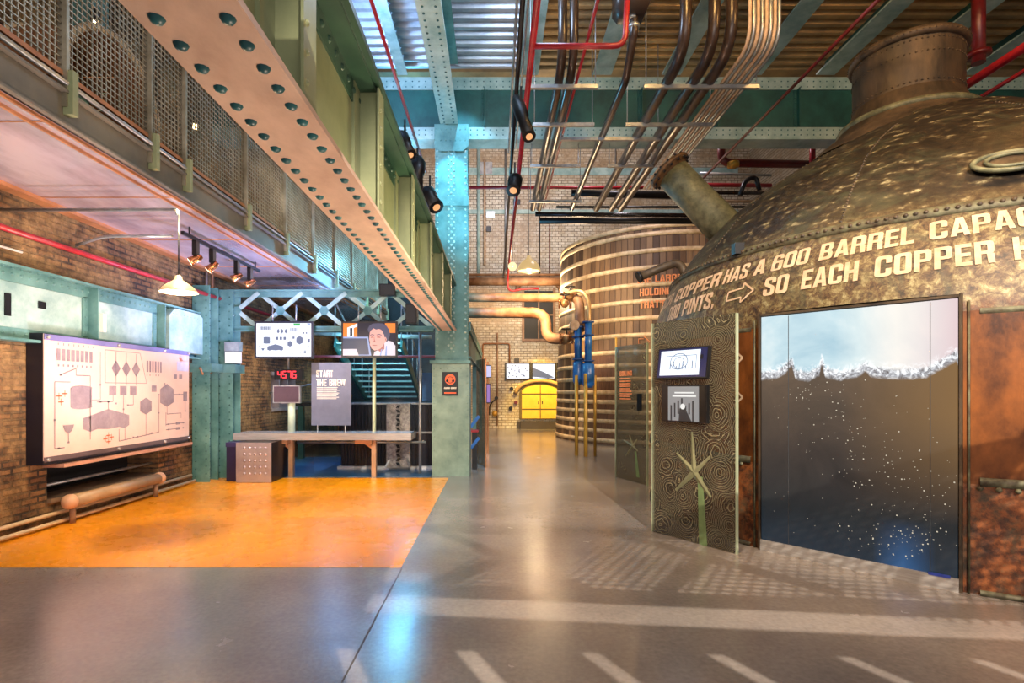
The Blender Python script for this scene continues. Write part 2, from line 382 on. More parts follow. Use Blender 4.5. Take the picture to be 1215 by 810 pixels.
# high roof over the vat hall and upper wall above the cross girder
m=MB().box(-6,14,10.9,YB,12.6,12.9); m.box(-6,14,10.7,10.9,7.9,12.9); struct(m.build('ceiling_high',DECKY))
m=MB().box(XL-.5,XL,10.9,YB,8,12.6); struct(m.build('wall_upper',BRICKL))
# corrugated ceiling deck, ribs run across
def deck(x0,x1,y0,y1,z,mat,name,pitch=.22,amp=.07):
    m=MB(); y=y0
    while y<y1:
        pr=[(y,z),(y+pitch*.35,z),(y+pitch*.5,z-amp),(y+pitch*.85,z-amp),(y+pitch,z)]
        for (a,b),(c,d) in zip(pr,pr[1:]): m.quad(V(x0,a,b),V(x0,c,d),V(x1,c,d),V(x1,a,b))
        y+=pitch
    m.box(x0,x1,y0,y1,z+.02,z+.12)
    return struct(m.build(name,mat))
deck(-6,.62,3.0,10.2,7.75,DECK,'ceiling')
deck(.62,10.5,3.0,10.6,7.95,DECKY,'ceiling_yellow')
# plinth at the foot of the back wall
m=MB().box(.9,2.9,YB-.35,YB,0,.3); struct(m.build('trim_back',M('dark_plinth',(60,50,40))))
# dado beam bands on back wall
for z0,z1 in ((10.45,10.75),(8.85,9.02)):
    struct(MB().box(-2,10,YB-.06,YB,z0,z1).build('trim_band',TEAL_L))

# ================================================================== left plate girder (foreground)
HB=EYE+1.08; HT=EYE+1.92; gl,gr=-1.048,-.717; gw=-.885; G0,G1=.2,9.92
G=thing('plate_girder','long sage-green riveted plate girder with salmon underside crossing overhead to the column','girder',(gw,5,HB))
m=MB().box(gl,gr,G0,G1,HB,HB+.025)
m.mat(1)
y=.36
while y<9.8:
    for x in (gl+.062,gr-.062):
        for dx in (0,):
            m.rivet(V(x,y,HB),(0,0,-1),.024,9)
    y+=.121
m.build('bottom_flange',[SALMON,TEALRIV],G)
m=MB().box(gw-.01,gw+.01,G0,G1,HB+.025,HT-.02)
m.box(gw,gw+.1,G0,G1,HB+.025,HB+.04); m.box(gw,gw+.018,G0,G1,HB+.04,HB+.14)
m.build('web_plate',SAGE,G)
m=MB().box(gl,gr,G0,G1,HT-.02,HT+.02); m.box(gw,gw+.02,G0,G1,HT-.17,HT-.02); m.box(gw,gw+.13,G0,G1,HT-.04,HT-.02)
y=.4
while y<9.8:
    m.rivet(V(gw+.02,y,HT-.1),(1,0,0),.022,7)
    if y%.3<.14: m.rivet(V(gr-.05,y,HT-.02),(0,0,-1),.018,6)
    y+=.12
m.build('top_flange',SAGE_D,G)
for y in (.75,2.1,3.42,4.78,6.12,7.45,8.8):
    m=MB().box(gw+.01,gw+.028,y-.14,y+.02,HB+.03,HT-.04); m.box(gw+.01,gr-.012,y-.005,y+.015,HB+.03,HT-.04); m.box(gw+.01,gr-.012,y+.06,y+.08,HB+.03,HT-.04)
    m.box(gr-.02,gr-.008,y-.06,y+.08,HB+.03,HT-.04)
    z=HB+.1
    while z<HT-.1: m.rivet(V(gr-.008,y-.025,z),(1,0,0),.014,6); z+=.115
    m.build('stiffener',SAGE,G)
# second girder over the column, running to the camera high up
G=thing('overhead_girder','pale teal riveted girder running high overhead onto the head of the teal column','girder',(-.86,6,6.5))
m=MB().box(-1.02,-.69,2,9.95,6.5,6.53)
y=3.
while y<9.9:
    m.mat(1).rivet(V(-.94,y,6.5),(0,0,-1),.02,6); m.rivet(V(-.77,y,6.5),(0,0,-1),.02,6); m.mat(0); y+=.13
m.build('bottom_flange',[TEAL_L,TEALRIV],G)
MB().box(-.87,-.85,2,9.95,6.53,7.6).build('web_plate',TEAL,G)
MB().box(-1.02,-.69,2,9.95,7.6,7.63).build('top_flange',TEAL,G)

# ================================================================== column
C0=thing('steel_column','tall cyan-lit riveted steel column with a boxed base standing at the orange floor corner','column',(-.82,10.2,0))
m=MB().box(-1.17,-.48,9.94,10.55,0,2.08)
for i in range(16):
    z=.1+i*.125
    for x in (-1.13,-.52): m.rivet(V(x,9.94,z),(0,-1,0),.016,6)
for i in range(6): m.rivet(V(-1.13+i*.122,9.94,1.99),(0,-1,0),.016,6)
m.build('base_casing',M('grey_sage_paint',(128,150,136),(88,112,104),.45,0,2,.06),C0)
MB().box(-1.21,-.46,9.9,10.6,2.08,2.14).build('base_cap',TEAL,C0)
m=MB(); m.box(-1.12,-.52,10.0,10.03,2.14,6.35); m.box(-1.12,-.52,10.42,10.45,2.14,6.35)
m.box(-1.10,-1.02,10.03,10.42,2.14,6.35); m.box(-.62,-.54,10.03,10.42,2.14,6.35)
m.box(-.9,-.74,9.985,10.0,3.5,6.3)
z=2.3
m.mat(1)  # shaft rivets use a paler colour to stand for lit glints
while z<6.3:
    for x in (-1.08,-.56): m.rivet(V(x,10.0,z),(0,-1,0),.024,6)
    for x in (-.87,-.77): m.rivet(V(x,9.985,z),(0,-1,0),.024,6)
    m.rivet(V(-.82,9.985,z+.06),(0,-1,0),.024,6)
    for yy in (10.08,10.37): m.rivet(V(-.54,yy,z),(1,0,0),.015,6)
    z+=.12
m.build('shaft',[TEAL,TEAL_L],C0)
m=MB().box(-1.16,-.5,9.97,10.0,5.0,5.18); m.box(-1.13,-.5,9.96,9.98,6.1,6.5); m.poly([V(-1.13,9.96,6.1),V(-.5,9.96,6.1),V(-.6,9.96,6.0),V(-1.03,9.96,6.0)])
for i in range(7): m.rivet(V(-1.1+i*.09,9.96,6.2),(0,-1,0),.016,6); m.rivet(V(-1.1+i*.09,9.96,6.4),(0,-1,0),.016,6)
m.build('head_plates',TEAL,C0)
# sign on the column
sg=thing('audio_guide_sign','small black sign with an orange round headphone emblem on the column base','sign',at(534,469,9.93))
a=at(525,469,9.925); b=at(543.5,441,9.925)
MB().box(a.x,b.x,9.915,9.938,a.z,b.z).build('sign_board',DARK,sg)
P=Plane((a.x,9.914,a.z),(1,0,0),(0,0,1)); w=b.x-a.x; h=b.z-a.z
m=MB(); P.disk(m,w/2,h*.68,w*.34); m.mat(1); P.ringl(m,w/2,h*.66,w*.2,.012,2,16); P.disk(m,w*.31,h*.62,.025,2); P.disk(m,w*.69,h*.62,.025,2)
m.mat(2); P.text(m,'AUDIO GUIDE',w*.1,h*.28,w*.8,.03); m.mat(0); P.rect(m,w*.12,h*.08,w*.88,h*.13)
m.build('sign_print',[M('sign_orange',(226,92,40)),DARK,WHITE],sg)

# ================================================================== cross girder + joists
G=thing('cross_girder','deep teal riveted cross girder spanning the hall behind the column head','girder',(2,10.2,6.24))
YG=10.0
m=MB().box(-5.25,10.4,YG,YG+.4,6.24,6.27); m.box(-5.25,10.4,YG,YG+.02,6.27,6.46); m.box(-5.25,10.4,YG,YG+.4,7.36,7.39); m.box(-5.25,10.4,YG,YG+.02,7.16,7.36)
m.mat(1); x=-2.5
while x<10.3:
    for z in (6.32,6.41,7.21,7.31): m.rivet(V(x,YG,z),(0,-1,0),.014,6)
    x+=.12
m.build('flange_plates',[TEAL_L,TEALRIV],G)
m=MB().box(-5.25,10.4,YG+.03,YG+.05,6.27,7.36)
for x in (-.2,1.3,2.7,4.1,5.6,7.1,8.6):
    m.box(x-.06,x+.06,YG+.01,YG+.03,6.46,7.16); m.box(x-.01,x+.01,YG-.08,YG+.03,6.46,7.16)
    for i in range(7): m.rivet(V(x-.04,YG+.01,6.51+i*.1),(0,-1,0),.016,6)
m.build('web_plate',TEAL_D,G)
jn=0
JL={-4.3:'teal ceiling joist beyond the foreground girder nearest the brick wall',-3.0:'teal ceiling joist over the mesh-sided walkway',
    -1.72:'thin pale ceiling joist just left of the overhead girder',.62:'ceiling joist where the grey deck meets the yellow deck',1.97:'pale ceiling joist ending above the red elbow pipe',
    3.25:'ceiling joist between the black curved pipes',4.75:'ceiling joist beside the grey conduit bundle',6.1:'ceiling joist ending left of the kettle chimney',
    7.45:'ceiling joist passing behind the kettle chimney',8.8:'ceiling joist right of the kettle chimney',10.0:'ceiling joist hugging the far right of the hall'}
for x,lb in JL.items():
    w=.09 if x==-1.72 else .17; G=thing('steel_joist',lb,'joist',(x,6.5,7.4),'joists under the corrugated ceiling')
    MB().box(x-w,x+w,3.0,9.98,7.42,7.45).build('bottom_flange',TEAL_L,G)
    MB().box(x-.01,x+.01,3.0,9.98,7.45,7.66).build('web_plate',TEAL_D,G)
# ================================================================== walkway on the left
WX=-3.54; W0,W1=.5,17.5
W=thing('mesh_walkway','raised walkway with wire-mesh balustrade and pale shiny soffit along the brick wall','walkway',(-4.4,9,3.74))
m=MB().box(XL+.03,WX+.02,W0,W1,3.74,3.78)
m.build('soffit',SOFFIT,W)
m=MB(); 
for y in (2.6,4.3,6.0,7.7,9.4,11.1,12.8): m.box(XL+.05,WX,y-.006,y+.006,3.732,3.741)
for x in (WX-.02,WX-.16): m.box(x-.012,x+.012,W0,W1,3.715,3.741)
m.box(XL+.05,XL+.2,W0,W1,3.70,3.741)
m.build('soffit_seams',OAK,W)
m=MB().box(WX,WX+.02,W0,W1,3.74,4.03); m.box(WX,WX+.07,W0,W1,3.74,3.76); m.box(WX,WX+.07,W0,W1,4.01,4.03); m.build('fascia',GREYP,W)
MB().box(XL+.03,WX,W0,W1,3.95,3.99).build('deck_plate',DARK,W)
MB().box(WX-.03,WX+.03,W0,W1,4.15,4.19).build('kick_rail',OAK,W)
MB().cyl(V(WX+.05,W0,4.09),V(WX+.05,W1,4.09),.022,8).build('conduit',GALV,W)
MB().box(WX-.03,WX+.03,W0,W1,5.25,5.31).build('top_rail',GREYP,W)
posts=[2.9,4.42,5.5,6.1,7.6,9.0,10.4,11.8,13.2,14.6,16.0,17.4]
for y in posts:
    m=MB().box(WX-.03,WX+.03,y-.025,y+.025,3.9,5.28); m.box(WX+.02,WX+.06,y-.045,y-.015,3.9,5.28)
    m.build('post',WIRE,W)
    m=MB().box(WX+.02,WX+.1,y-.03,y+.03,3.84,4.2); m.build('post_bracket',SAGE,W)
edges=[W0]+posts
for a,b in zip(edges,edges[1:]):
    m=MB(); t=.0048
    n=int((b-a-.06)/.055)
    for i in range(1,n): 
        y=a+.03+i*(b-a-.06)/n; m.box(WX-t,WX+t,y-t,y+t,4.19,5.25)
    for i in range(1,19):
        z=4.19+i*1.06/19; m.box(WX-t+.004,WX+t+.004,a+.03,b-.03,z-t,z+t)
    m.build('mesh_panel',WIRE,W)
# far handrail mesh behind, big hooped vessel and lamps seen through the mesh
m=MB(); 
o=thing('slatted_wooden_drum','big curved slatted wooden drum lying on the walkway behind the mesh','drum',(-4.55,5.2,3.99))
for i in range(24):
    t=2*PI*i/24; c=V(-4.55,5.95-.7*math.cos(t),4.74+.7*math.sin(t)); d=V(0,-math.cos(t),math.sin(t))
    m.obox(c,V(.38,0,0),V(0,math.sin(t),math.cos(t))*.085,d*.02)
m.build('slats',OAK,o)
m=MB()
for x in (-4.9,-4.18): m.tube([V(x,5.95-.72*math.cos(PI*i/16),4.74+.72*math.sin(PI*i/16)) for i in range(32)],.04,6,closed=True)
m.build('hoops',HOOP,o)
for x,y,z,lb in ((-4.6,6.2,5.8,'glowing warm bulb lamp high behind the walkway mesh'),(-4.4,7.9,5.45,'lit downlight hanging further along behind the walkway mesh')):
    o=thing('downlight',lb,'lamp',(x,y,z))
    MB().cyl(V(x,y,z+.03),V(x,y,z+.16),.05,12).build('housing',DARK,o)
    MB().ball(V(x,y,z),.04,10,6).build('bulb',E('bulb_glow',(255,214,150),9),o)
# steel post behind mesh
tag(MB().box(-5.2,-4.95,6.6,6.9,3.99,7.6).build('wall_stanchion',TEAL),'pale teal stanchion against the bricks behind the walkway mesh','column')

# ================================================================== girder along the left wall
G=thing('wall_girder','pale teal riveted plate girder fixed along the brown brick wall above the board','girder',(XL+.1,7,2.14))
m=MB().box(XL,XL+.03,3.5,9.5,2.14,2.93); m.build('web_plate',TEAL_L,G)
m=MB().box(XL,XL+.17,3.5,9.5,2.90,2.93); m.box(XL,XL+.05,3.5,9.5,2.76,2.9)
y=3.6
while y<9.5:
    m.rivet(V(XL+.05,y,2.84),(1,0,0),.02,6); m.rivet(V(XL+.11,y+.05,2.90),(0,0,-1),.018,6); y+=.11
m.build('top_flange',TEAL,G)
m=MB().box(XL,XL+.17,3.5,9.5,2.12,2.15); m.box(XL,XL+.04,3.5,9.5,2.15,2.27)
y=3.6
while y<9.5: m.rivet(V(XL+.04,y,2.21),(1,0,0),.02,6); y+=.14
m.build('bottom_flange',TEAL,G)
for y in (4.6,6.9,8.3,9.45):
    m=MB().box(XL+.03,XL+.05,y-.1,y+.06,2.27,2.77); m.box(XL+.03,XL+.17,y-.01,y+.01,2.15,2.9)
    for i in range(5): m.rivet(V(XL+.05,y-.06,2.32+i*.1),(1,0,0),.016,6)
    m.build('stiffener',TEAL,G)
m=MB()
for px,py,dy,dz in ((5,361,.035,.12),(46,362,.05,.04)):
    p=onx(px,py,XL); MB().box(XL+.03,XL+.045,p.y-dy,p.y+dy,p.z-dz,p.z+dz).build('slot_cover',DARK,G)
p=onx(118,383,XL); MB().box(XL+.03,XL+.07,p.y-.03,p.y+.03,p.z-.12,p.z+.12).build('bracket_strip',WHITE,G)
# rounded end plate box near the stanchion
m=MB(); pts=[(8.35,2.2),(9.35,2.2),(9.35,2.8),(9.2,2.88),(8.5,2.88),(8.35,2.75)]
m.poly([V(XL+.2,y,z) for y,z in pts]); 
for i in range(6):
    a=pts[i]; b=pts[(i+1)%6]; m.quad(V(XL+.03,*a),V(XL+.03,*b),V(XL+.2,*b),V(XL+.2,*a))
for i in range(9): m.rivet(V(XL+.2,8.45+i*.1,2.8),(1,0,0),.014,6)
m.build('end_box',TEAL_L,G)

# stanchions at the end of the wall
for (x0,y0,lb) in ((XL+.02,9.3,'green riveted stanchion on the brick wall right of the schematic board'),(XL+.2,9.75,'green riveted stanchion directly behind the table end')):
    o=thing('wall_stanchion',lb,'column',(x0+.1,y0+.1,0))
    m=MB().box(x0,x0+.3,y0,y0+.02,0,3.4); m.box(x0,x0+.3,y0+.28,y0+.3,0,3.4); m.build('flange_plates',TEAL,o)
    m=MB().box(x0+.13,x0+.16,y0+.02,y0+.28,0,3.4)
    z=.1
    while z<3.3:
        m.rivet(V(x0+.06,y0,z),(0,-1,0),.016,6); m.rivet(V(x0+.24,y0,z+.05),(0,-1,0),.016,6); m.rivet(V(x0+.3,y0+.01,z),(1,0,0),.012,6); z+=.13
    m.build('web_plate',TEAL_D,o)
    MB().box(x0-.04,x0+.36,y0-.04,y0+.34,1.9,2.05).build('splice_plate',TEAL,o)
o=thing('junction_box','grey box with a white lower box fixed to the green stanchion behind the table end','electrical box',at(280,435,9.7))
a=at(269.5,417,9.7); b=at(280,406,9.7); MB().box(a.x,b.x+.1,9.6,9.74,a.z,b.z).build('upper_box',GALV,o)
a=at(271,431,9.7); MB().box(a.x,a.x+.22,9.58,9.74,a.z,a.z+.2).build('lower_box',WHITE,o)
tag(MB().pipe([onx(245,300,XL+.12),onx(245,402,XL+.12),onx(236,420,XL+.12),onx(236,545,XL+.12)],.018,.05).build('wall_conduit',GALV),'thin cream conduit dropping down the wall between board and stanchion','pipe')
tag(MB().pipe([onx(252,300,XL+.2),onx(252,440,XL+.2),onx(243,448,XL+.2),onx(237,436,XL+.2)],.02,.08).build('wall_conduit',PIPEC),'curved hooked conduit on the wall left of the green stanchion','pipe')
tag(MB().box(XL+.03,XL+.09,9.12,9.2,2.25,2.75).build('strip_light',E('tube_glow',(190,240,255),2.2)),'short glowing white strip light upright on the wall girder end','lamp')

# ================================================================== lattice truss
T=thing('lattice_truss','pale teal riveted lattice truss spanning above the two hanging screens','truss',(-3.2,10.2,2.7))
zb,zt=EYE+69*10/640,EYE+118*10/640
m=MB().box(-5.2,-1.15,10.0,10.03,zt-.13,zt); m.box(-5.2,-1.15,9.94,10.16,zt-.03,zt)
for i in range(28): m.rivet(V(-5.1+i*.14,10.0,zt-.07),(0,-1,0),.015,6)
m.build('top_chord',TEAL,T)
m=MB().box(-5.2,-1.15,10.0,10.03,zb,zb+.1); m.box(-5.2,-1.15,9.94,10.16,zb,zb+.03); m.build('bottom_chord',TEAL,T)
n=5; L=(5.2-1.15)/n
for i in range(n):
    x=-5.2+i*L
    MB().bar(V(x,10.0,zb+.05),V(x+L,10.0,zt-.05),.03,.075).build('lattice_brace',TEAL_L,T)
    MB().bar(V(x+L,10.04,zb+.05),V(x,10.04,zt-.05),.03,.075).build('lattice_brace',TEAL_L,T)
    m=MB().poly([V(x+L/2+math.cos(PI/3*k)*.09,9.98,(zb+zt)/2+math.sin(PI/3*k)*.09) for k in range(6)]); 
    for q in (-.04,.04): m.rivet(V(x+L/2+q,9.98,(zb+zt)/2),(0,-1,0),.012,6)
    m.build('gusset',TEAL,T)
def speaker(p,w,h,lb,mat=DARK,hang=.25):
    o=thing('loudspeaker',lb,'speaker',(p.x,p.y,p.z-h/2))
    MB().box(p.x-w/2,p.x+w/2,p.y-.12,p.y+.1,p.z-h/2,p.z+h/2).build('cabinet',mat,o)
    m=MB().box(p.x-w*.42,p.x+w*.42,p.y-.128,p.y-.12,p.z-h*.42,p.z+h*.42); m.build('grille',M('speaker_cloth',(34,34,38)),o)
    MB().box(p.x-.015,p.x+.015,p.y-.01,p.y+.01,p.z+h/2,p.z+h/2+hang).build('bracket',GALV,o)
speaker(at(461,345,9.98),.29,.22,'black box loudspeaker on top of the lattice truss',hang=.02)
speaker(at(489,373,9.7),.2,.36,'tall black loudspeaker hanging at the truss end by the column',hang=.1)

# ================================================================== hanging screens
def hang_screen(name,lb,x0,x1,y0,y1,Y,tilt=0):
    a=at(x0,y1,Y); b=at(x1,y0,Y); o=thing(name,lb,'screen',((a.x+b.x)/2,Y,a.z))
    MB().box(a.x,b.x,Y,Y+.07,a.z,b.z).build('casing',M('screen_bezel',(36,36,44),None,.3),o)
    w,h=b.x-a.x,b.z-a.z; t=.035
    P=Plane((a.x+t,Y-.001,a.z+t),(1,0,0),(0,0,1)); 
    for q in (.3,.7): MB().cyl(V(a.x+w*q,Y+.03,b.z),V(a.x+w*q,Y+.03,b.z+.3),.012,6).build('hanger_rod',GALV,o)
    return o,P,w-2*t,h-2*t
WH=E('screen_white',(236,240,255),1.3); GR=E('screen_grey',(120,128,160),.9); GRN=E('screen_green',(60,180,90),1); BLK=E('screen_black',(12,14,20),.6)
BLU=E('screen_blue',(150,170,220),1); REDE=E('screen_red',(220,90,60),1)
def brew_diagram(P,w,h,m,gi):       # process drawing in unit coordinates
    def R(a,b,c,d): P.rect(m,a*w,b*h,c*w,d*h,2)
    def Ln(pts,t=.004): P.line(m,[(a*w,b*h) for a,b in pts],t*w,2)
    m.mat(gi)
    for i in range(8): R(.06+i*.025,.80,.078+i*.025,.90)
    for i in range(6): R(.62+i*.022,.74,.633+i*.022,.86)
    for cx in (.40,.47,.54):
        P.poly(m,[((cx-.03)*w,.76*h),(cx*w,.68*h),((cx+.03)*w,.76*h),(cx*w,.84*h)],2); Ln([(cx,.92),(cx,.6)],.003)
    Ln([(.33,.93),(.33,.62),(.62,.62),(.57,.93),(.33,.93)],.003)
    R(.13,.40,.25,.57); P.disk(m,.19*w,.57*h,.06*w,5,16,.02*h); P.disk(m,.19*w,.40*h,.06*w,5,16,.02*h)
    P.poly(m,[(.2*w,.2*h),(.2*w,.3*h),(.35*w,.37*h),(.49*w,.3*h),(.49*w,.2*h),(.46*w,.17*h),(.42*w,.19*h),(.35*w,.18*h),(.28*w,.19*h),(.24*w,.17*h)],2)
    for cx in (.38,.45,.52): R(cx-.025,.50,cx+.022,.59)
    P.poly(m,[(.57*w,.33*h),(.57*w,.43*h),(.615*w,.47*h),(.66*w,.43*h),(.66*w,.33*h),(.615*w,.29*h)],2)
    P.poly(m,[(.73*w,.41*h),(.73*w,.56*h),(.79*w,.62*h),(.85*w,.56*h),(.85*w,.41*h),(.79*w,.36*h)],2)
    R(.94,.42,.98,.53); R(.66,.53,.70,.6); R(.85,.68,.88,.73); R(.90,.68,.93,.73); R(.87,.15,.91,.18); R(.87,.09,.91,.12)
    P.poly(m,[(.09*w,.25*h),(.15*w,.25*h),(.14*w,.2*h),(.12*w,.17*h),(.1*w,.2*h)],2)
    Ln([(.05,.62),(.05,.06),(.1,.06)]); Ln([(.05,.62),(.13,.62)]); Ln([(.08,.68),(.16,.74),(.16,.68),(.24,.68),(.24,.1)])
    Ln([(.42,.17),(.42,.05),(.72,.09),(.72,.5)]); Ln([(.46,.17),(.46,.06)]); Ln([(.615,.29),(.615,.08)]); Ln([(.79,.36),(.79,.28),(.92,.28),(.92,.22)]); Ln([(.85,.5),(.94,.5)]); Ln([(.96,.42),(.96,.3)]); Ln([(.78,.15),(.78,.3)])
    Ln([(.78,.165),(.87,.165)]); Ln([(.78,.105),(.87,.105)]); Ln([(.91,.165),(.96,.165)]); Ln([(.12,.17),(.12,.1)]); Ln([(.24,.46),(.3,.46),(.3,.9)],.003); Ln([(.35,.37),(.35,.45)]); Ln([(.38,.5),(.38,.44),(.28,.44)]); Ln([(.45,.5),(.45,.3)]); Ln([(.52,.5),(.52,.4),(.48,.4)])
    for a,b in ((.24,.3),(.24,.24),(.3,.44),(.35,.44),(.4,.42),(.48,.4),(.72,.3),(.72,.5),(.12,.1),(.07,.06),(.52,.07),(.55,.07),(.66,.09),(.8,.165),(.8,.105),(.94,.165),(.94,.105),(.05,.3),(.3,.6),(.45,.36),(.77,.62),(.96,.3),(.9,.5),(.08,.68)): R(a-.006,b-.008,a+.006,b+.008)
    for i in range(8): R(.065+i*.027,.93,.07+i*.027,.95); R(.065+i*.025,.75,.073+i*.025,.77)
    for i in range(5): R(.62+i*.024,.70,.626+i*.024,.72)
o,P,w,h=hang_screen('television','hanging screen showing a white brewing process diagram',302,371.5,381,425,9.75)
m=MB(); P.rect(m,0,0,w,h); brew_diagram(P,w,h,m,1); m.mat(2); P.rect(m,.68*w,.92*h,.8*w,.99*h,3); m.mat(3); P.rect(m,.93*w,.93*h,.99*w,.99*h,3)
m.build('display',[WH,GR,GRN,BLU],o)
o,P,w,h=hang_screen('television','hanging screen showing a grey-haired person looking down at a monitor',405,471.5,381,424,9.75)
SK=E('screen_skin',(240,170,160),1.05); SK2=E('screen_skin_dark',(196,116,110),.9); HR=E('screen_hair',(92,88,116),.8); OR=E('screen_orange',(240,130,50),1.1); SH=E('screen_shirt',(232,214,224),1.05); NV=E('screen_navy',(28,30,60),.7)
m=MB(); P.rect(m,0,0,w,h)
def q(mi,pts,k): m.mat(mi); P.poly(m,[(a*w,b*h) for a,b in pts],k)
q(1,[(0,.55),(.27,.55),(.27,1),(0,1)],2); q(2,[(.08,.55),(.2,.55),(.2,.85),(.27,.9),(.27,1),(.22,.95),(.08,.86)],3); q(0,[(.13,.6),(.18,.6),(.18,.85),(.13,.85)],4)
q(1,[(.82,.7),(1,.7),(1,1),(.8,1)],2)
q(3,[(.58,0),(.6,.12),(.72,.2),(.82,.48),(.95,.42),(1,.3),(1,0)],3)
q(4,[(.505,.62),(.50,.50),(.515,.40),(.51,.34),(.53,.28),(.545,.22),(.60,.16),(.66,.17),(.72,.22),(.76,.30),(.79,.38),(.82,.42),(.84,.5),(.83,.7),(.76,.88),(.6,.9),(.52,.82)],4)
q(6,[(.66,.17),(.72,.22),(.76,.30),(.79,.38),(.79,.2),(.72,.1)],5)
q(5,[(.49,.72),(.47,.82),(.51,.93),(.57,.99),(.66,1),(.76,.99),(.83,.92),(.88,.8),(.9,.66),(.885,.54),(.85,.44),(.815,.42),(.80,.52),(.79,.62),(.765,.7),(.74,.78),(.69,.82),(.63,.8),(.585,.84),(.54,.78),(.515,.72)],5)
q(4,[(.79,.55),(.82,.57),(.835,.5),(.82,.42),(.795,.42)],6)
q(6,[(.805,.52),(.82,.53),(.82,.46),(.808,.46)],7)
q(6,[(.525,.565),(.55,.585),(.585,.575),(.585,.55),(.53,.545)],6); q(6,[(.645,.575),(.68,.59),(.72,.57),(.715,.545),(.65,.55)],6); q(6,[(.6,.58),(.605,.48),(.625,.42),(.58,.405),(.555,.42),(.57,.44),(.59,.45),(.59,.55)],6); q(6,[(.545,.315),(.58,.335),(.64,.325),(.66,.31),(.6,.295)],6)
q(5,[(.515,.63),(.55,.66),(.6,.64),(.6,.62),(.55,.635),(.52,.61)],6); q(5,[(.64,.645),(.69,.665),(.74,.64),(.74,.62),(.69,.64),(.64,.625)],6)
q(7,[(.8,0),(.82,.3),(.84,.3),(.84,0)],6); q(7,[(.7,.0),(.73,.2),(.75,.2),(.73,0)],6)
q(7,[(0,0),(0,.58),(.48,.58),(.54,0)],6); q(8,[(0,.03),(0,.53),(.46,.53),(.5,.03)],7); q(9,[(0,0),(0,.2),(.26,.2),(.3,0)],8)
m.build('display',[NV,OR,WH,SH,SK,HR,SK2,BLU,E('screen_slate',(66,78,110),.8),SH],o)

# LED counter
a=at(325.5,450.5,10.1); b=at(356,438,10.1)
o=thing('led_counter','small black counter with red glowing digits under the left screen','display',((a.x+b.x)/2,10.1,a.z))
MB().box(a.x,b.x+.03,10.1,10.22,a.z,b.z).build('casing',DARK,o)
m=MB(); P=Plane((a.x,10.099,a.z),(1,0,0),(0,0,1)); w=b.x-a.x; h=b.z-a.z
SEG={'4':'bcfg','5':'acdfg','7':'abc','6':'acdefg'}
for i,ch in enumerate('4576'):
    x=w*.14+i*w*.19; dw=w*.13; y0=h*.2; dh=h*.6; t=.016
    sg={'a':[(x,y0+dh),(x+dw,y0+dh)],'g':[(x,y0+dh/2),(x+dw,y0+dh/2)],'d':[(x,y0),(x+dw,y0)],'f':[(x,y0+dh/2),(x,y0+dh)],'e':[(x,y0),(x,y0+dh/2)],'b':[(x+dw,y0+dh/2),(x+dw,y0+dh)],'c':[(x+dw,y0),(x+dw,y0+dh/2)]}
    for s_ in SEG[ch]: P.line(m,sg[s_],t)
m.build('digits',E('led_red',(255,40,50),3),o)
MB().cyl(V((a.x+b.x)/2,10.16,b.z),V((a.x+b.x)/2,10.16,zb),.02,8).build('hanger_rod',GALV,o)

# ================================================================== table group
a=at(277,522,9.6); b=at(487.5,514,9.6)
TZ=.82
o=thing('steel_table','long stainless steel counter table on square legs behind the orange floor','table',(-3.2,9.9,0))
m=MB().box(a.x+.05,-1.5,9.6,10.2,TZ-.02,TZ); m.box(a.x,-1.5,9.58,9.62,TZ-.12,TZ); m.box(a.x,-1.5,10.18,10.2,TZ-.12,TZ); m.box(-1.52,-1.5,9.6,10.2,TZ-.12,TZ); m.box(a.x,a.x+.02,9.6,10.2,TZ-.12,TZ)
m.build('table_top',STEEL,o)
for x in (at(346,540,9.9).x,at(444,540,9.9).x):
    m=MB().box(x-.04,x+.04,9.85,9.95,0,TZ-.12); m.build('leg',M('warm_steel_leg',(206,170,140),None,.35,.5),o)
    m=MB().bar(V(x,9.88,TZ-.3),V(x-.25,9.88,TZ-.13),.04,.05); m.box(x-.3,x,9.7,10.1,TZ-.2,TZ-.12); m.build('leg_bracket',M('warm_steel_bracket',(214,160,120),None,.4,.4),o)
MB().cyl(V(-3.7,10.05,TZ-.2),V(-1.3,10.05,TZ-.2),.02,8).build('cross_tube',GALV,o)
o=thing('studded_plinth','square plinth with studded pale metal front supporting the table end','plinth',(-4.14,9.62,0))
x0,x1=-4.44,-3.84; m=MB().box(x0,x1,9.25,9.98,0,.69); m.build('plinth_body',DARK,o)
m=MB().box(x0-.005,x1,9.235,9.25,.01,.69)
for i in range(5):
    for j in range(5): m.rivet(V(x0+.14+i*.09+.0,9.235,.16+j*.11),(0,-1,0),.024,9)
m.build('studded_front',M('plinth_steel',(186,176,180),(160,150,156),.4,.6),o)
o=thing('waste_bin','slim dark navy bin standing left of the studded plinth','bin',(-4.58,9.6,0))
x0=at(272,570,9.5).x
MB().box(x0,-4.46,9.4,9.7,0,.6).build('bin_body',M('navy_plastic',(36,30,66),None,.4),o)
MB().box(x0-.01,-4.455,9.39,9.71,.6,.68).build('bin_lid',M('navy_lid',(60,54,96),None,.35),o)
# small dark monitor on a pale pole
o=thing('pole_monitor','small blank dark monitor on a pale pole rising from the table','monitor',at(344,511,10.0))
a=at(325,478,10); b=at(357,457,10)
MB().cyl(at(346,512,10.05),at(346,470,10.05),.065,14).build('pole',M('pale_pole',(200,216,190),None,.4),o)
MB().box(a.x,b.x,9.95,10.03,a.z,b.z).build('casing',GALV,o)
MB().box(a.x+.02,b.x-.02,9.945,9.95,a.z+.02,b.z-.02).build('blank_screen',M('blank_screen',(74,58,68),(64,50,60),.15),o)
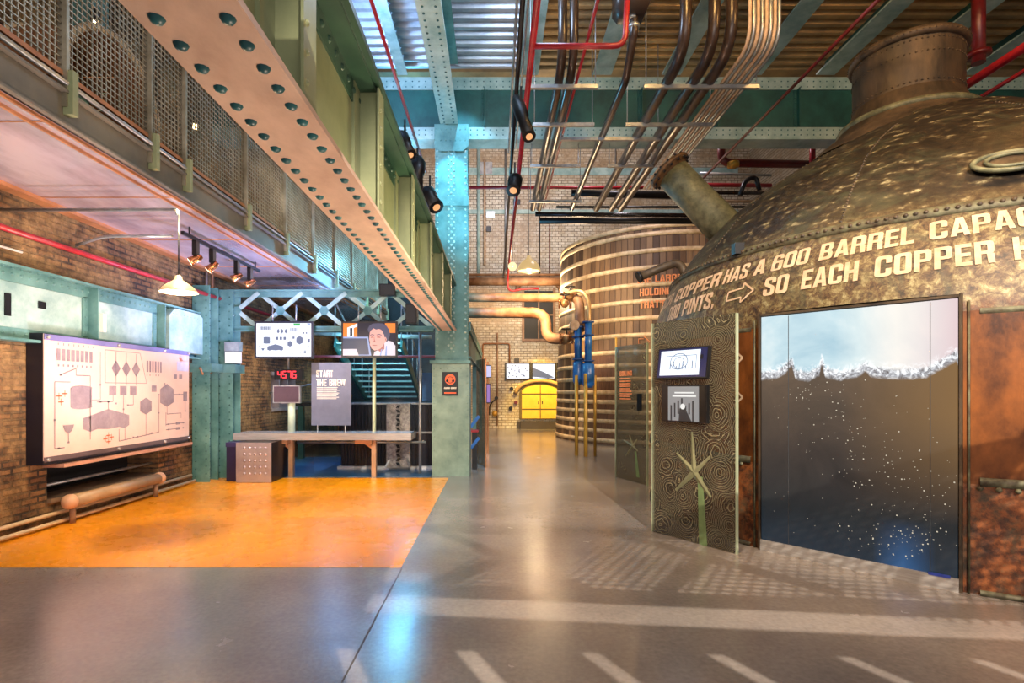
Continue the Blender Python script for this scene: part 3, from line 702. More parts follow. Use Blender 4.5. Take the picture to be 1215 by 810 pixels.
# information panel
a=at(369.5,504.5,10.0); b=at(416.5,430,10.0)
o=thing('start_panel','tall grey panel reading start the brew standing above the steel table','sign',((a.x+b.x)/2,10,a.z))
MB().box(a.x,b.x,10.0,10.03,a.z,b.z).build('panel_board',M('grey_panel',(108,112,130),(94,98,116),.35,.1),o)
for q in (.15,.85): MB().cyl(V(a.x+(b.x-a.x)*q,10.015,TZ),V(a.x+(b.x-a.x)*q,10.015,a.z+.02),.012,8).build('standoff_leg',STEEL,o)
P=Plane((a.x,9.999,a.z),(1,0,0),(0,0,1)); w=b.x-a.x; h=b.z-a.z
m=MB(); P.text(m,'START',.09,h*.77,.31,.125,.05); P.text(m,'THE BREW',.09,h*.63,.54,.125,.05)
for i in range(9): P.rect(m,.1,h*.60-i*.026,.1+random.uniform(.36,.46),h*.60-i*.026+.010)
m.build('panel_lettering',WHITE,o)
# glass screens on the table
for x0,x1,lb in ((at(268,0,10.25).x,at(372,0,10.25).x,'clear glass sheet standing behind the left half of the steel table'),(at(420,0,10.25).x,at(500,0,10.25).x,'clear glass sheet standing behind the right end of the steel table')):
    tag(MB().box(x0,x1,10.25,10.262,0,2.35).build('glass_screen',GLASS),lb,'glass screen')
o=thing('yellow_post','pale yellow round post rising behind the table beside the start panel','post',at(444,566,10.15))
MB().cyl(V(at(444,0,10.15).x,10.15,0),V(at(444,0,10.15).x,10.15,2.7),.035,12).build('post_tube',M('pale_yellow_post',(222,226,178),None,.4),o)
o=thing('thin_rail_post','slim grey upright post with a red cap between table and column','post',at(498,566,10.2))
x=at(498.5,0,10.2).x
MB().cyl(V(x,10.2,0),V(x,10.2,2.72),.028,10).build('post_tube',GALV,o); MB().ball(V(x,10.2,2.75),.05,10,6).build('post_cap',RED,o)
# plant room behind
o=thing('machine_block','dark ribbed machine casing behind the table','machine',(-2.2,11.2,0))
x0,x1=-3.12,-1.22; m=MB().box(x0,x1,10.9,11.9,.06,1.33)
for i in range(28):
    x=x0+.03+i*.068; m.box(x,x+.03,10.87,10.9,.1,1.28)
m.build('ribbed_casing',M('dark_navy_metal',(34,32,44),(22,22,30),.4,.3,8,.2),o)
MB().box(x0-.05,x1+.05,10.8,12,0,.06).build('plinth_slab',M('white_slab',(206,204,200)),o)
for z in (.72,1.3): MB().box(x0,x1+.02,10.82,10.9,z,z+.035).build('band_rail',GALV,o)
o=thing('chain_guard','pale speckled metal casing with a black chain down its centre','machine guard',(-2.0,10.8,0))
x0,x1=at(459,0,10.7).x,at(487,0,10.7).x; MB().box(x0,x1,10.66,10.8,.06,1.32).build('guard_plate',M('speckled_metal',(176,168,160),(108,102,98),.5,.4,22,.4),o)
m=MB(); xc=(x0+x1)/2
for i in range(14): m.obox(V(xc,10.65,.13+i*.087),V(.03,0,.0),V(0,.012,0),V(.018 if i%2 else -.018,0,.03))
m.build('chain',DARK,o)
for s in (-1,1): MB().bar(V(xc+s*.25,10.62,.07),V(xc+s*.17,10.64,.22),.03,.03).build('foot_bracket',GALV,o)
# stairs
o=thing('steel_staircase','blue-lit open steel staircase behind the hanging screens','stairs',(-2.95,14,1.3))
P0=V(0,16.0,1.3); P1=V(0,12.6,2.75); n=10
for x in (-3.75,-2.2): 
    MB().bar(V(x,P0.y,P0.z-.05),V(x,P1.y,P1.z-.05),.05,.24).build('stringer',TEAL_D,o)
    m=MB().tube([V(x,P0.y,P0.z+.9),V(x,P1.y,P1.z+.9)],.02,8)
    for k in range(5):
        t=k/4; m.tube([V(x,P0.y+(P1.y-P0.y)*t,P0.z+(P1.z-P0.z)*t),V(x,P0.y+(P1.y-P0.y)*t,P0.z+(P1.z-P0.z)*t+.9)],.014,6)
    m.build('handrail',GALV,o)
for i in range(n):
    t=(i+.5)/n; MB().box(-3.73,-2.22,P0.y+(P1.y-P0.y)*t-.14,P0.y+(P1.y-P0.y)*t+.12,P0.z+(P1.z-P0.z)*t,P0.z+(P1.z-P0.z)*t+.04).build('tread',TEAL_L,o)
o=thing('steel_platform','dark raised steel platform under the blue staircase','platform',(-3.2,15,0))
MB().box(-4.6,-1.3,12.4,17.5,1.22,1.3).build('platform_deck',DARK,o)
for x in (-4.5,-1.4):
    for y in (12.5,17.3): MB().box(x-.06,x+.06,y-.06,y+.06,0,1.22).build('leg',TEAL_D,o)
m=MB().box(-5.2,-1.2,17.9,18.0,0,5.6); struct(m.build('wall_stair',M('dark_stair_wall',(26,40,48),(12,20,26),.7)))
tag(MB().box(at(501,0,10.9).x,at(514,0,10.9).x,10.9,10.95,at(0,475,10.9).z,at(0,442,10.9).z).build('blue_partition',M('blue_board',(22,92,150))),'plain blue board between the slim post and the column base','panel')
# window in left wall beyond
o=MB().box(XL-.4,XL-.36,12.6,14.2,1.1,2.0).build('window_1',M('dark_window_glass',(30,30,40),None,.1)); struct(o)
m=MB()
for y in (12.62,13.15,13.68,14.18): m.box(XL-.36,XL-.02,y-.03,y+.03,1.1,2.0)
for z in (1.12,1.98): m.box(XL-.36,XL+.04,12.6,14.2,z-.04,z+.04)
struct(m.build('window_1_frame',M('grey_window_frame',(170,160,160))))
# pipes and rails across the stair room
for (p,q_,r,mt,lb) in ((at(300,470,12.5),at(372,455,12.5),.02,GALV,'thin grey rail crossing before the dark window in the back room'),
    (at(372,423,12.2),at(520,423,12.2),.03,M('pink_pipe',(190,110,120)),'long pinkish pipe crossing behind the hanging screens'),
    (at(345,395,13),at(512,400,13),.05,TEAL_L,'pale teal pipe crossing above the staircase')):
    tag(MB().cyl(p,q_,r,8).build('service_pipe',mt),lb,'pipe')
# ================================================================== schematic board
BX=-5.06; B0,B1=6.03,8.88
o=thing('schematic_board','large pink-lit wall board printed with a grey brewing process diagram','display board',(XL+.1,7.45,.75))
MB().box(XL,BX,B0,B1,.75,2.235).build('board_case',M('board_case_black',(28,26,38),None,.35),o)
m=MB().box(BX,BX+.012,B0,B1,.80,2.225); P=Plane((BX+.012,B0,.84),(0,1,0),(0,0,1)); w,h=B1-B0,1.37
m.build('board_face',M('board_face',(222,192,178),(206,174,162),.3,0,.8,.0),o)
m=MB(); brew_diagram(P,w,h,m,0); m.mat(1)
for a_,b_ in ((.07,.5),(.08,.45),(.1,.52),(.33,.09),(.35,.06),(.37,.1),(.35,.12),(.92,.9),(.91,.92)): P.line(m,[(a_*w-.04,b_*h),(a_*w+.04,b_*h)],.012,3); P.line(m,[(a_*w,b_*h-.04),(a_*w,b_*h+.04)],.008,3)
m.mat(2); P.rect(m,.88*w,.77*h,.99*w,.88*h,3); P.rect(m,.93*w,.9*h,.97*w,.95*h,3)
m.build('diagram_print',[M('diagram_ink',(150,134,138),(124,110,118),.5,0,6,.0),M('diagram_orange',(206,96,50)),M('diagram_label',(200,196,214))],o)
MB().box(BX+.012,BX+.02,B0,B1,.785,.84).build('lower_strip',M('board_strip',(96,80,84)),o)
MB().box(BX+.012,BX+.02,B0,B1,2.16,2.225).build('upper_strip',M('board_strip_top',(120,116,170)),o)
m=MB()
for y in (B0+.03,7.2,8.2,B1-.04):
    for z in (.81,2.19): MB().cyl(V(BX+.01,y,z),V(BX+.05,y,z),.018,8).build('fixing_stud',STEEL,o)
tag(MB().box(XL,BX+.06,6.25,8.9,.695,.735).build('wall_ledge',M('pink_ledge',(190,140,118),None,.4)),'pinkish ledge jutting from the wall directly below the schematic board','shelf')
tag(MB().box(XL-.35,XL+.05,6.31,8.4,.27,.315).build('stone_sill',M('stone_sill',(120,98,76),None,.8)),'rough stone sill of the dark wall opening under the board','sill')
tag(MB().cyl(V(XL-.1,6.33,.46),V(XL-.1,8.38,.46),.02,8).build('recess_rail',GALV),'thin grey rail running inside the dark wall opening','rail')
o=thing('heating_pipe','fat tan horizontal pipe with domed end on short feet below the dark wall opening','pipe',(-5.05,7.2,0))
m=MB(); m.tube([V(-5.05,6.42,.27),V(-5.05,8.08,.27)],.075,14); m.build('pipe_barrel',M('tan_pipe',(176,142,104),(150,118,84),.4),o)
for y in (6.4,8.1): MB().ball(V(-5.05,y,.27),.09,14,8).build('end_cap',M('pink_cap',(214,164,128),None,.4),o)
for y in (6.44,8.02): MB().cyl(V(-5.05,y,0),V(-5.05,y,.2),.032,10).build('foot',PIPEC,o)
for x,z,lb in ((-5.19,.14,'upper of two cream pipes running along the foot of the brick wall'),(-5.13,.05,'lower cream pipe resting along the orange floor edge at the brick wall')):
    tag(MB().cyl(V(x,3,z),V(x,9.2,z),.024,8).build('skirting_pipe',M('cream_pipe',(216,186,146),None,.4)),lb,'pipe')
tag(MB().cyl(V(-4.98,3,3.24),V(-4.98,12,3.24),.032,10).build('sprinkler_pipe',RED),'glossy red pipe running below the soffit along the brick wall','pipe')
tag(MB().cyl(V(-5.18,3,3.1),V(-5.18,5.9,3.1),.013,6).build('white_conduit',WHITE),'thin white conduit on the bricks just below the left red pipe','pipe')
tag(MB().pipe([V(-5.24,5.7,3.5),V(-3.36,5.7,3.5),V(-3.36,5.7,3.44)],.018,.04).build('lamp_conduit',GALV),'grey-blue conduit crossing under the soffit to the pendant lamp','pipe')
tag(MB().pipe([at(90,291,6.6),at(123,280,6.6),at(205,280,6.6)],.018,.2).build('bent_conduit',GALV),'short grey conduit bending off the bricks under the soffit','pipe')
def pendant(p,r,top,lb,glow,mt,hs=1):
    o=thing('pendant_lamp',lb,'lamp',(p.x,p.y,p.z))
    MB().lathe([(r,0),(r*.98,r*.08),(r*.7,r*.38),(r*.35,r*.62),(r*.2,r*.75),(r*.18,r*.95),(.01,r*1.0)] if hs==1 else [(r,0),(r*.99,r*.15),(r*.88,r*.5),(r*.6,r*.85),(r*.25,r*1.08),(r*.14,r*1.35),(.01,r*1.4)],p,28).build('lamp_shade',mt,o)
    MB().lathe([(r*.9,.02),(r*.6,r*.3),(.01,r*.5)],p,20).build('shade_lining',glow,o)
    MB().cyl(V(p.x,p.y,p.z+r*.9),V(p.x,p.y,top),.007,6).build('cord',DARK,o)
    MB().ball(V(p.x,p.y,p.z+r*.22),r*.22,12,6).build('bulb',E('pendant_bulb',(255,230,180),8),o)
pendant(at(212,347,5.7),.185,3.45,'small tin pendant lamp hanging in front of the brick wall',WHITE,M('tin_shade',(186,162,140),None,.35,.5))
pendant(at(627.5,322,13),.28,7.2,'white glowing pendant lamp hanging by the red pipe near the vat',E('shade_glow',(255,214,140),2.2),E('opal_shade',(246,206,140),.62),2)
o=thing('pendant_lamp','tiny round glowing lamp just left of the big pendant lamp','lamp',at(608,316,13.5))
MB().ball(at(608,316,13.5),.11,14,8).build('globe',E('opal_globe',(255,220,160),1.3),o); MB().cyl(at(608,312,13.5),at(608,285,13.5),.008,6).build('cord',DARK,o)
# track light
o=thing('track_light','black ceiling track with four spotlights under the shiny soffit','track light',(-4.03,8,3.6))
MB().box(-4.05,-4.01,6.94,9.2,3.6,3.64).build('track_rail',DARK,o)
m=MB()
for y in (7.1,9.05): m.cyl(V(-4.03,y,3.64),V(-4.03,y,3.74),.01,6)
m.build('rail_hangers',DARK,o)
for i,y in enumerate((7.25,7.68,8.4,8.85)):
    m=MB().box(-4.06,-4.0,y-.04,y+.04,3.4,3.6); sp=m.build('spotlight',DARK,o)
    d=V(-.7,-.15,-.7).normalized() if i in (1,) else V(-.8,-.3,-.5).normalized(); c=V(-4.03,y+.02,3.36)
    MB().tube([c-d*.08,c-d*.02,c+d*.06,c+d*.09],[.03,.05,.06,.065],12).build('spot_can',BRASS,sp)
    MB().tube([c+d*.088,c+d*.094],.05,12).build('spot_lens',E('spot_glow',(255,220,170),7 if i<2 else .3),sp)

# ================================================================== overhead services
HP=EYE+4.3
def run(x,r,name,mt,lb,y0=7.1,y1=12.85,top=7.86,n=12,cat='pipe',z=HP,bend=.45):
    return tag(MB().pipe([V(x,y0,top),V(x,y0,z),V(x,y1,z)],r,bend,n).build(name,mt),lb,cat)
run(.883,.06,'riser_pipe',BRONZEP,'brown glossy pipe, left one of the close pair beside the long red pipe')
run(1.035,.06,'riser_pipe',BRONZEP,'brown glossy pipe, right one of the close pair beside the long red pipe')
run(2.40,.074,'riser_pipe',BRONZEP,'large brown curved pipe, leftmost of the three above the kettle stub',6.8)
run(2.76,.074,'riser_pipe',BRONZEP,'large brown curved pipe, middle of the three above the kettle stub',6.8)
run(2.98,.074,'riser_pipe',BRONZEP,'large brown curved pipe beside the grey conduit bundle',6.8)
o=tag(MB().pipe([V(1.81,7.05,7.2),V(1.81,7.05,HP+.35),V(1.81,7.5,HP),V(1.81,12.85,HP)],.055,.1,12).build('drain_pipe',BRONZEP),'single brown pipe sloping back from the dark box overhead','pipe')
o=thing('ceiling_unit','dark tapered metal box hanging at the top with a pipe below','air unit',(1.78,7.05,EYE+4.85))
m=MB(); c=V(1.78,7.05,EYE+4.87); n0=len(m.v)
m.lathe([(.01,0),(.22,0),(.30,.12),(.30,.7),(.01,.7)],c,4,PI/4,PI/4+2*PI); m.build('unit_housing',M('unit_brown',(60,48,44),None,.35),o)
MB().lathe([(.01,0),(.07,0),(.07,.04),(.01,.04)],c-V(0,0,.04),12).build('spigot',GALV,o)
tag(MB().lathe([(.055,0),(.075,.01),(.075,.05),(.055,.06)],V(1.81,7.06,HP+.42),14).build('pipe_collar',GALV),'pale clamp ring around the single sloping brown pipe','clamp')
for i in range(8):
    x=3.16+i*.052
    run(x,.022,'conduit',GALV if i%2 else CREAM,['thin grey conduit of the eight-run bundle, first from the large brown pipes','thin pale conduit of the bundle, second from the large brown pipes','thin grey conduit of the bundle, third from the large brown pipes','thin pale conduit of the bundle, fourth from the large brown pipes','thin grey conduit of the bundle, fifth from the large brown pipes','thin pale conduit of the bundle, sixth from the large brown pipes','thin grey conduit of the bundle, seventh from the large brown pipes','outermost thin conduit of the bundle, next to the kettle side'][i],6.7,11.5,7.40,6,'conduit',HP-.02,.3)['group']='conduit bundle'
TB=[(103,627,709,'under the brown pair just before the cross girder'),(103,764,900,'under the three large pipes just before the cross girder'),(148,632,705,'under the brown pair in front of the girder web'),
    (148,742,845,'under the three large pipes in front of the girder web'),(165,665,783,'under the single brown pipe at the girder bottom'),(197,629,688,'under the brown pair before the brick wall'),(197,721,775,'under the three large pipes before the brick wall'),(239,628,690,'under the far end of the brown pair')]
for py,x0,x1,lb in TB:
    H=4.22; Y=F*H/(CX*0+CY-py); a=(x0-CX)*Y/F; b=(x1-CX)*Y/F
    o=thing('trapeze_hanger','thin galvanised bar hanger '+lb,'hanger',((a+b)/2,Y,EYE+H),'trapeze hangers carrying the overhead pipes')
    MB().box(a,b,Y-.025,Y+.025,EYE+H-.025,EYE+H+.025).build('hanger_bar',GALV,o)
    for x in (a+.03,b-.03): MB().cyl(V(x,Y,EYE+H),V(x,Y,6.24 if 9.9<Y<10.5 else (7.42 if Y<10 else 12.6)),.008,6).build('hanger_rod',GALV,o)
def dp(name,ratio,H,y0,y1,r,mt,lb,n=8):       # straight pipe running along the hall
    return tag(MB().cyl(V(ratio*H,y0,EYE+H),V(ratio*H,y1,EYE+H),r,n).build(name,mt),lb,'pipe')
tag(MB().pipe([V(.45,4,EYE+4.2),V(.45,19.9,EYE+4.2),V(.45,20,EYE+3.6),V(1.05,20,EYE+3.75),V(1.6,20,EYE+3.75)],.04,.3).build('sprinkler_pipe',RED),'long red pipe running from overhead back to the brick wall','pipe')
tag(MB().pipe([V(.47,6.6,EYE+4.2),V(1.58,6.6,EYE+4.2),V(1.62,6.6,EYE+5.0)],.035,.15).build('branch_pipe',RED),'red cross pipe with an upturned elbow beneath the dark box','pipe')
dp('thin_red_pipe',.263,4.32,4,12.8,.02,RED,'thin red pipe just right of the brown pair')
dp('sprinkler_pipe',.983,4.5,4,12.5,.024,DKRED,'thin red pipe slanting across the joists left of the chimney')
dp('black_conduit',.07,4.3,4,21,.03,DARK,'black conduit running just left of the long red pipe')
dp('grey_conduit',.055,4.4,4,10,.018,GALV,'grey conduit left of the long red pipe')
dp('grey_conduit',.084,4.45,4,10,.015,GALV,'fine grey conduit tight against the long red pipe')
dp('cable_pipe',-.32,4.0,3,9.9,.022,RED,'thin crimson pipe passing left of the overhead girder')
dp('sprinkler_pipe',1.547,4.2,3,12,.06,RED,'bright red pipe to the right of the kettle chimney')
dp('sprinkler_pipe',1.66,4.2,3,12,.03,RED,'thin red pipe right of the chimney, below the bright red pipe')
o=thing('drop_pipe','dark red vertical pipe with a flange behind the chimney','pipe',at(1161,75,7.9))
p=at(1161,75,7.9); MB().cyl(p,p+V(0,0,1.5),.085,14).build('pipe_barrel',DKRED,o); MB().lathe([(.01,0),(.15,0),(.15,.05),(.01,.05)],p+V(0,0,.1),16).build('flange',DKRED,o)
tag(MB().pipe([at(856,166,11.6),at(856,193,11.6),at(966,195,11.6)],.085,.2).build('elbow_pipe',DKRED),'fat dark red elbow pipe against the pale bricks above the kettle','pipe')
tag(MB().cyl(at(964,193,11.45),at(964,168,11.45),.06,10).build('branch_stub',RED),'short red upright stub above the fat elbow pipe','pipe')
tag(MB().lathe([(.01,0),(.12,0),(.12,.1),(.01,.1)],at(870,198,11.5),14).build('pipe_clamp',YPOST),'brassy clamp on the elbow of the fat dark red pipe','clamp')
for (x0,y0,x1,y1,Y,r,mt,lb) in ((557,222.5,790,222.5,14,.04,RED,'thin red pipe crossing the pale brick wall behind the brown pair'),
    (678,229,800,232,13.6,.09,DARK,'black trunk pipe crossing behind the ends of the overhead pipes'),
    (660,245.5,905,245.5,13.4,.03,DARK,'thin black rail crossing just above the vat'),
    (635,254,905,256,13.2,.05,BLACKP,'brown-black pipe crossing directly above the vat rim'),
    (640,262,880,262,13.9,.08,DARK,'black duct crossing lowest above the vat rim'),
    (800,219,915,220,13.5,.05,RED,'red pipe crossing bricks left of the kettle dome'),(830,205,915,208,13.8,.03,GALV,'grey pipe crossing bricks left of the kettle dome'),
    (800,228,915,229,13.4,.045,BLACKP,'black pipe crossing bricks low beside the kettle dome'),(800,238,900,239,13.2,.035,CREAM,'pale pipe crossing bricks beside the fat kettle stub'),
    (557,326,672,326,20.5,.05,PIPEC,'slim cream pipe high across the back bricks behind the pendant lamp'),
    (557,334,672,334,20.2,.16,PIPEC,'thick cream pipe across the back bricks below the pendant lamp')):
    tag(MB().cyl(at(x0,y0,Y),at(x1,y1,Y),r,10).build('cross_pipe',mt),lb,'pipe')
tag(MB().pipe([at(878,232,11.9),at(884,214,11.9),at(897,209,11.9),at(901,226,11.9)],.05,.2).build('hook_pipe',DARK),'short black hooked pipe standing beside the kettle dome','pipe')
def spotfix(p,q_,lb,r=.09):
    o=thing('spotlight',lb,'spotlight',q_); p=Vector(p); q_=Vector(q_); d=(q_-p)
    MB().tube([p,p+d*.15,p+d*.5,p+d*.55,p+d],[r*.6,r,r,r*.8,r],12).build('spot_body',DARK,o)
    MB().tube([p+d*.995,p+d*1.01],r*.5,12).build('spot_lens',E('warm_lens',(255,180,120),.9),o)
    MB().bar(p+d*.4,p+d*.4+V(0,0,.35),.03,.03).build('yoke',DARK,o)
spotfix(at(612,116,7.4),at(628,162,7.0),'long black spotlight clamped to the long red pipe')
spotfix(at(612,210,9.6),at(609,226,9.4),'small spotlight further along the long red pipe',.13)
spotfix(at(476,158,8.6),at(487,184,8.4),'black spotlight on the foreground girder, upper of those before the column',.1)
spotfix(at(497,188,8.8),at(493,222,8.6),'black upright spotlight on the girder close to the column',.12)
spotfix(at(505,225,9.2),at(518,246,9.0),'squat black spotlight against the left edge of the column',.13)
# ================================================================== vat
VC=V(5.6,18.2,0); RB,RT,VH=3.55,3.36,6.22
def vr(z): return RB+(RT-RB)*z/VH
o=thing('wooden_vat','giant round wooden vat with pale painted hoops and orange lettering','vat',VC)
MB().lathe([(vr(0),0),(vr(3),3),(vr(VH),VH),(RT-.12,VH),(RT-.12,VH-.3),(.01,VH-.3)],VC,96).build('stave_wall',STAVES,o)
zs=[.12]; 
while zs[-1]<VH-.5: 
    z=zs[-1]; zs.append(z+(.28 if z<1.3 else .38 if z<2.6 else .47))
zs.append(VH-.06)
for z in zs:
    m=MB(); hw=.062; r=vr(z)+.012
    m.lathe([(r-.02,z-hw),(r,z-hw),(r,z+hw),(r-.02,z+hw)],VC,96); m.build('hoop',HOOP,o)
# darker section of staves
def vang(px,z):
    dx=(px-CX)/F; r=vr(z); a_=dx*dx+1; b_=-2*(dx*VC.x+VC.y); c_=VC.x**2+VC.y**2-r*r
    Y=(-b_-math.sqrt(b_*b_-4*a_*c_))/(2*a_); return math.atan2(Y-VC.y,dx*Y-VC.x)
a0,a1=vang(702,1.5),vang(733,1.5)
m=MB().lathe([(vr(0)+.006,.02),(vr(2.9)+.006,2.75)],VC,14,a0,a1); m.build('dark_stave_patch',M('dark_staves',(120,84,58),(70,46,32),.6,0,9,.3,(6,6,.3)),o)
MB().tube([VC+V(math.cos(a1)*(vr(z)+.03),math.sin(a1)*(vr(z)+.03),z) for z in (0,2.8)],.02,6).build('patch_edge',DARK,o)
def wrap(mb,txt,ang0,ang1,z0,h,cen,rf,off,bold=.05,slope=0,slant=0):
    rm=rf(z0+h/2); w=(ang1-ang0)*rm
    vs,fs=letters(txt,w,h,bold); out=[]
    for x,y in vs:
        t=ang0+x/rm; z=z0+y+slope*x/w; r=rf(z)+off
        out.append(cen+V(r*math.cos(t),r*math.sin(t),z))
    # keep outward winding
    mb.merge(out,fs)
m=MB()
for px0,px1,py,txt in ((755,822,334,'THE LARGEST'),(759,797,350,'HOLDING'),(759,791,365,"THAT'S")):
    t0,t1=vang(px0,3.5),vang(px1,3.5); Yc=VC.y+3.45*math.sin((t0+t1)/2); z=EYE+(CY-py)*Yc/F
    wrap(m,txt,t0,t1,z,.2,VC,vr,.03)
m.build('lettering',ORLET,o)
m=MB(); P=None
# ================================================================== pipework in front of the vat
tag(MB().pipe([at(557,353,15),at(662,353,14.6),at(680,352,14.2),at(688,357,13.6),at(688,392,13.3)],.12,.35,14).build('lagged_pipe',PIPEC),'fat rusty tan pipe, upper of the two entering from behind the column','pipe')
tag(MB().pipe([at(557,371,14.6),at(648,371,14.2),at(648,402,14.0),at(672,402,13.7)],.14,.4,14).build('lagged_pipe',PIPEC),'fat tan pipe, lower of the two, bending down before the vat','pipe')
tag(MB().pipe([at(668,349,13.9),at(690,344,13.6),at(699,356,13.4),at(699,386,13.2)],.05,.2,10).build('bypass_pipe',M('brassy_pipe',(214,176,120),(180,140,90),.4,.3)),'slim brassy pipe arching over to the blue strainers','pipe')
def valve(p,lb,s=1):
    o=thing('valve',lb,'valve',p)
    MB().ball(p,.11*s,12,8).build('valve_body',M('bronze_valve',(176,140,96),(120,90,60),.4,.5),o)
    m=MB()
    for dz in (.12,-.12): MB().cyl(p+V(dz*s,0,-.0),p+V(dz*s*1.3,0,0),.12*s,14).build('flange',BRASS,o)
    m=MB(); c=p+V(0,-.05,.22*s); m.tube([c+V(math.cos(2*PI*i/16),math.sin(2*PI*i/16),0)*.12*s for i in range(16)],.014,6,closed=True); m.cyl(p,c,.02,6)
    for k in range(2): m.bar(c-V(math.cos(k*PI/2),math.sin(k*PI/2),0)*.12*s,c+V(math.cos(k*PI/2),math.sin(k*PI/2),0)*.12*s,.015,.01)
    m.build('handwheel',DARK,o)
valve(at(676,352,13.9),'bronze valve where the upper fat pipe meets the vat edge',1.1)
valve(at(670,360,13.7),'bronze valve slightly below and left of its neighbour at the vat edge')
valve(at(672,402,13.5),'bronze valve at the end of the lower fat tan pipe',1.1)
valve(at(681,398,13.3),'bronze valve directly beside the top of the left blue strainer',.9)
for (x,y0,y1,y2,rt,rb,lb) in ((686,388,428,456,.09,.13,'blue cylindrical strainer, slimmer and further left of the two'),(698,382,430,460,.085,.15,'blue cylindrical strainer, bigger and further right of the two')):
    Y=13.2 if x<690 else 13.0; b=at(x,y2,Y); t=at(x,y1,Y); tt=at(x,y0,Y); o=thing('blue_strainer',lb,'strainer',b)
    MB().lathe([(.01,0),(rb*.7,0),(rb,.08),(rb,t.z-b.z-.05),(rt,t.z-b.z),(.01,t.z-b.z)],b,20).build('lower_vessel',BLUEP,o)
    MB().cyl(t,tt,rt,16).build('upper_neck',BLUEP,o)
    for z in (tt.z-.02,(t.z+tt.z)/2+.15,t.z+.02): MB().lathe([(.01,0),(rt*1.7,0),(rt*1.7,.035),(.01,.035)],V(b.x,b.y,z),16).build('flange',M('deep_blue',(28,70,130),None,.35),o)
tag(MB().cyl(at(681,386,13.15)-V(0,.0,0),at(681,386,13.15)+V(0,-.12,0),.12,16).build('pressure_gauge',CREAM),'round pale gauge in front of the blue strainer tops','gauge')
for x,y,Y,r,lb in ((684,445,13.1,.045,'yellow upright post below the slimmer blue strainer'),(695,443,12.9,.05,'yellow upright post below the bigger blue strainer'),(706,445,13.0,.035,'thin yellow post just right of the blue strainers'),(731,400,13.9,.03,'thin yellow post at the edge of the far etched panel')):
    p=at(x,y,Y); tag(MB().cyl(V(p.x,Y,0),p,r,10).build('support_post',YPOST),lb,'post')
# ================================================================== back wall things
def atb(px,py): return at(px,py,YB)
o=thing('arched_door','yellow-lit arched double door low in the back brick wall','door',atb(641,498))
a,b=atb(618,497),atb(664,457); w=b.x-a.x; h=b.z-a.z; P=Plane((a.x,YB-.05,a.z),(1,0,0),(0,0,1))
YL=M('yellow_door_paint',(246,196,70),(236,180,50),.45,0,3,.03); YD=M('olive_door_frame',(110,88,30))
def arch(i0,top): 
    pts=[(i0,0),(w-i0,0)]
    for k in range(13):
        t=PI*k/12; pts.append((w/2+(w/2-i0)*math.cos(t), h*.76+ (h*.27-top)*math.sin(t)))
    return pts
m=MB(); P.poly(m,arch(-.07,-.07),0); P.off=0
pf=arch(-.07,-.06); front=[P.p(x,z)+V(0,-.0,0) for x,z in pf]
for p,q_ in zip(front,front[1:]+front[:1]): m.quad(p,q_,q_+V(0,.06,0),p+V(0,.06,0))
m.build('door_frame',YD,o)
P=Plane((a.x,YB-.06,a.z),(1,0,0),(0,0,1),.004)
for s in (0,1):
    x0=.04 if s==0 else w/2+.02; x1=w/2-.02 if s==0 else w-.04; m=MB()
    P.rect(m,x0,.03,x1,h*.27); P.rect(m,x0,h*.31,x1,h*.72)
    pts=[(x0,h*.76),(x1,h*.76)]
    for k in range(9):
        x=x1+(x0-x1)*k/8; pts.append((x,h*.77+h*.24*math.sqrt(max(0,1-((x-w/2)/(w/2))**2))))
    P.poly(m,pts); dd=m.build('door_leaf',YL,o)
    MB().box(a.x+w/2+(-.1 if s==0 else .06),a.x+w/2+(-.06 if s==0 else .1),YB-.09,YB-.06,a.z+h*.45,a.z+h*.53).build('handle',DARK,dd)
m=MB(); pts=[(w/2+(w/2+.22)*math.cos(PI*(k/14)),h*.76+h*.38*math.sin(PI*k/14)) for k in range(15)]
m.tube([P.p(x,z) for x,z in pts],.09,6); tag(m.build('brick_arch',M('arch_brick',(188,150,104),None,.8)),'low curved brick arch over the yellow double door','arch')
struct(MB().box(atb(617,0).x,atb(690,0).x,YB-.5,YB,0,.3).build('trim_step',M('dark_step',(70,58,44))))
scr=[(599.5,629,'first screen from the wall conduit, above the arched door'),(630.5,659,'middle screen above the arched door'),(661,690,'third screen, half hidden behind the vat')]
for i,(x0,x1,lb) in enumerate(scr):
    a,b=atb(x0,449.5),atb(x1,431); o=thing('wall_screen','black and white '+lb,'screen',(a.x+.5,YB,a.z),'screens on the back wall')
    MB().box(a.x-.02,b.x+.02,YB-.12,YB,a.z-.03,b.z+.03).build('casing',DARK,o)
    P=Plane((a.x+.05,YB-.122,a.z+.03),(1,0,0),(0,0,1)); w,h=b.x-a.x-.1,b.z-a.z-.06; m=MB(); P.rect(m,0,0,w,h); m.mat(1)
    if i==0:
        for k in range(26): x,y=random.random()*w*.92,random.random()*h*.85; P.rect(m,x,y,x+.05,y+.06,2)
    elif i==1: P.poly(m,[(0,h*.1),(0,h*.75),(w*.5,h*.45),(w,h*.05),(w*.7,0)],2); P.rect(m,0,h*.3,w*.25,h*.5,3)
    else: P.poly(m,[(0,0),(w*.3,h*.6),(w*.6,0)],2)
    m.build('display',[E('wall_screen_white',(230,236,250),1.5),E('wall_screen_grey',(110,116,130),.9)],o)
a,b=atb(622,402),atb(656,345)
struct(MB().box(a.x,b.x,YB-.02,YB+.02,a.z,b.z).build('window_2',M('dark_pane',(14,14,16),None,.6)))
m=MB(); c=(a+b)/2
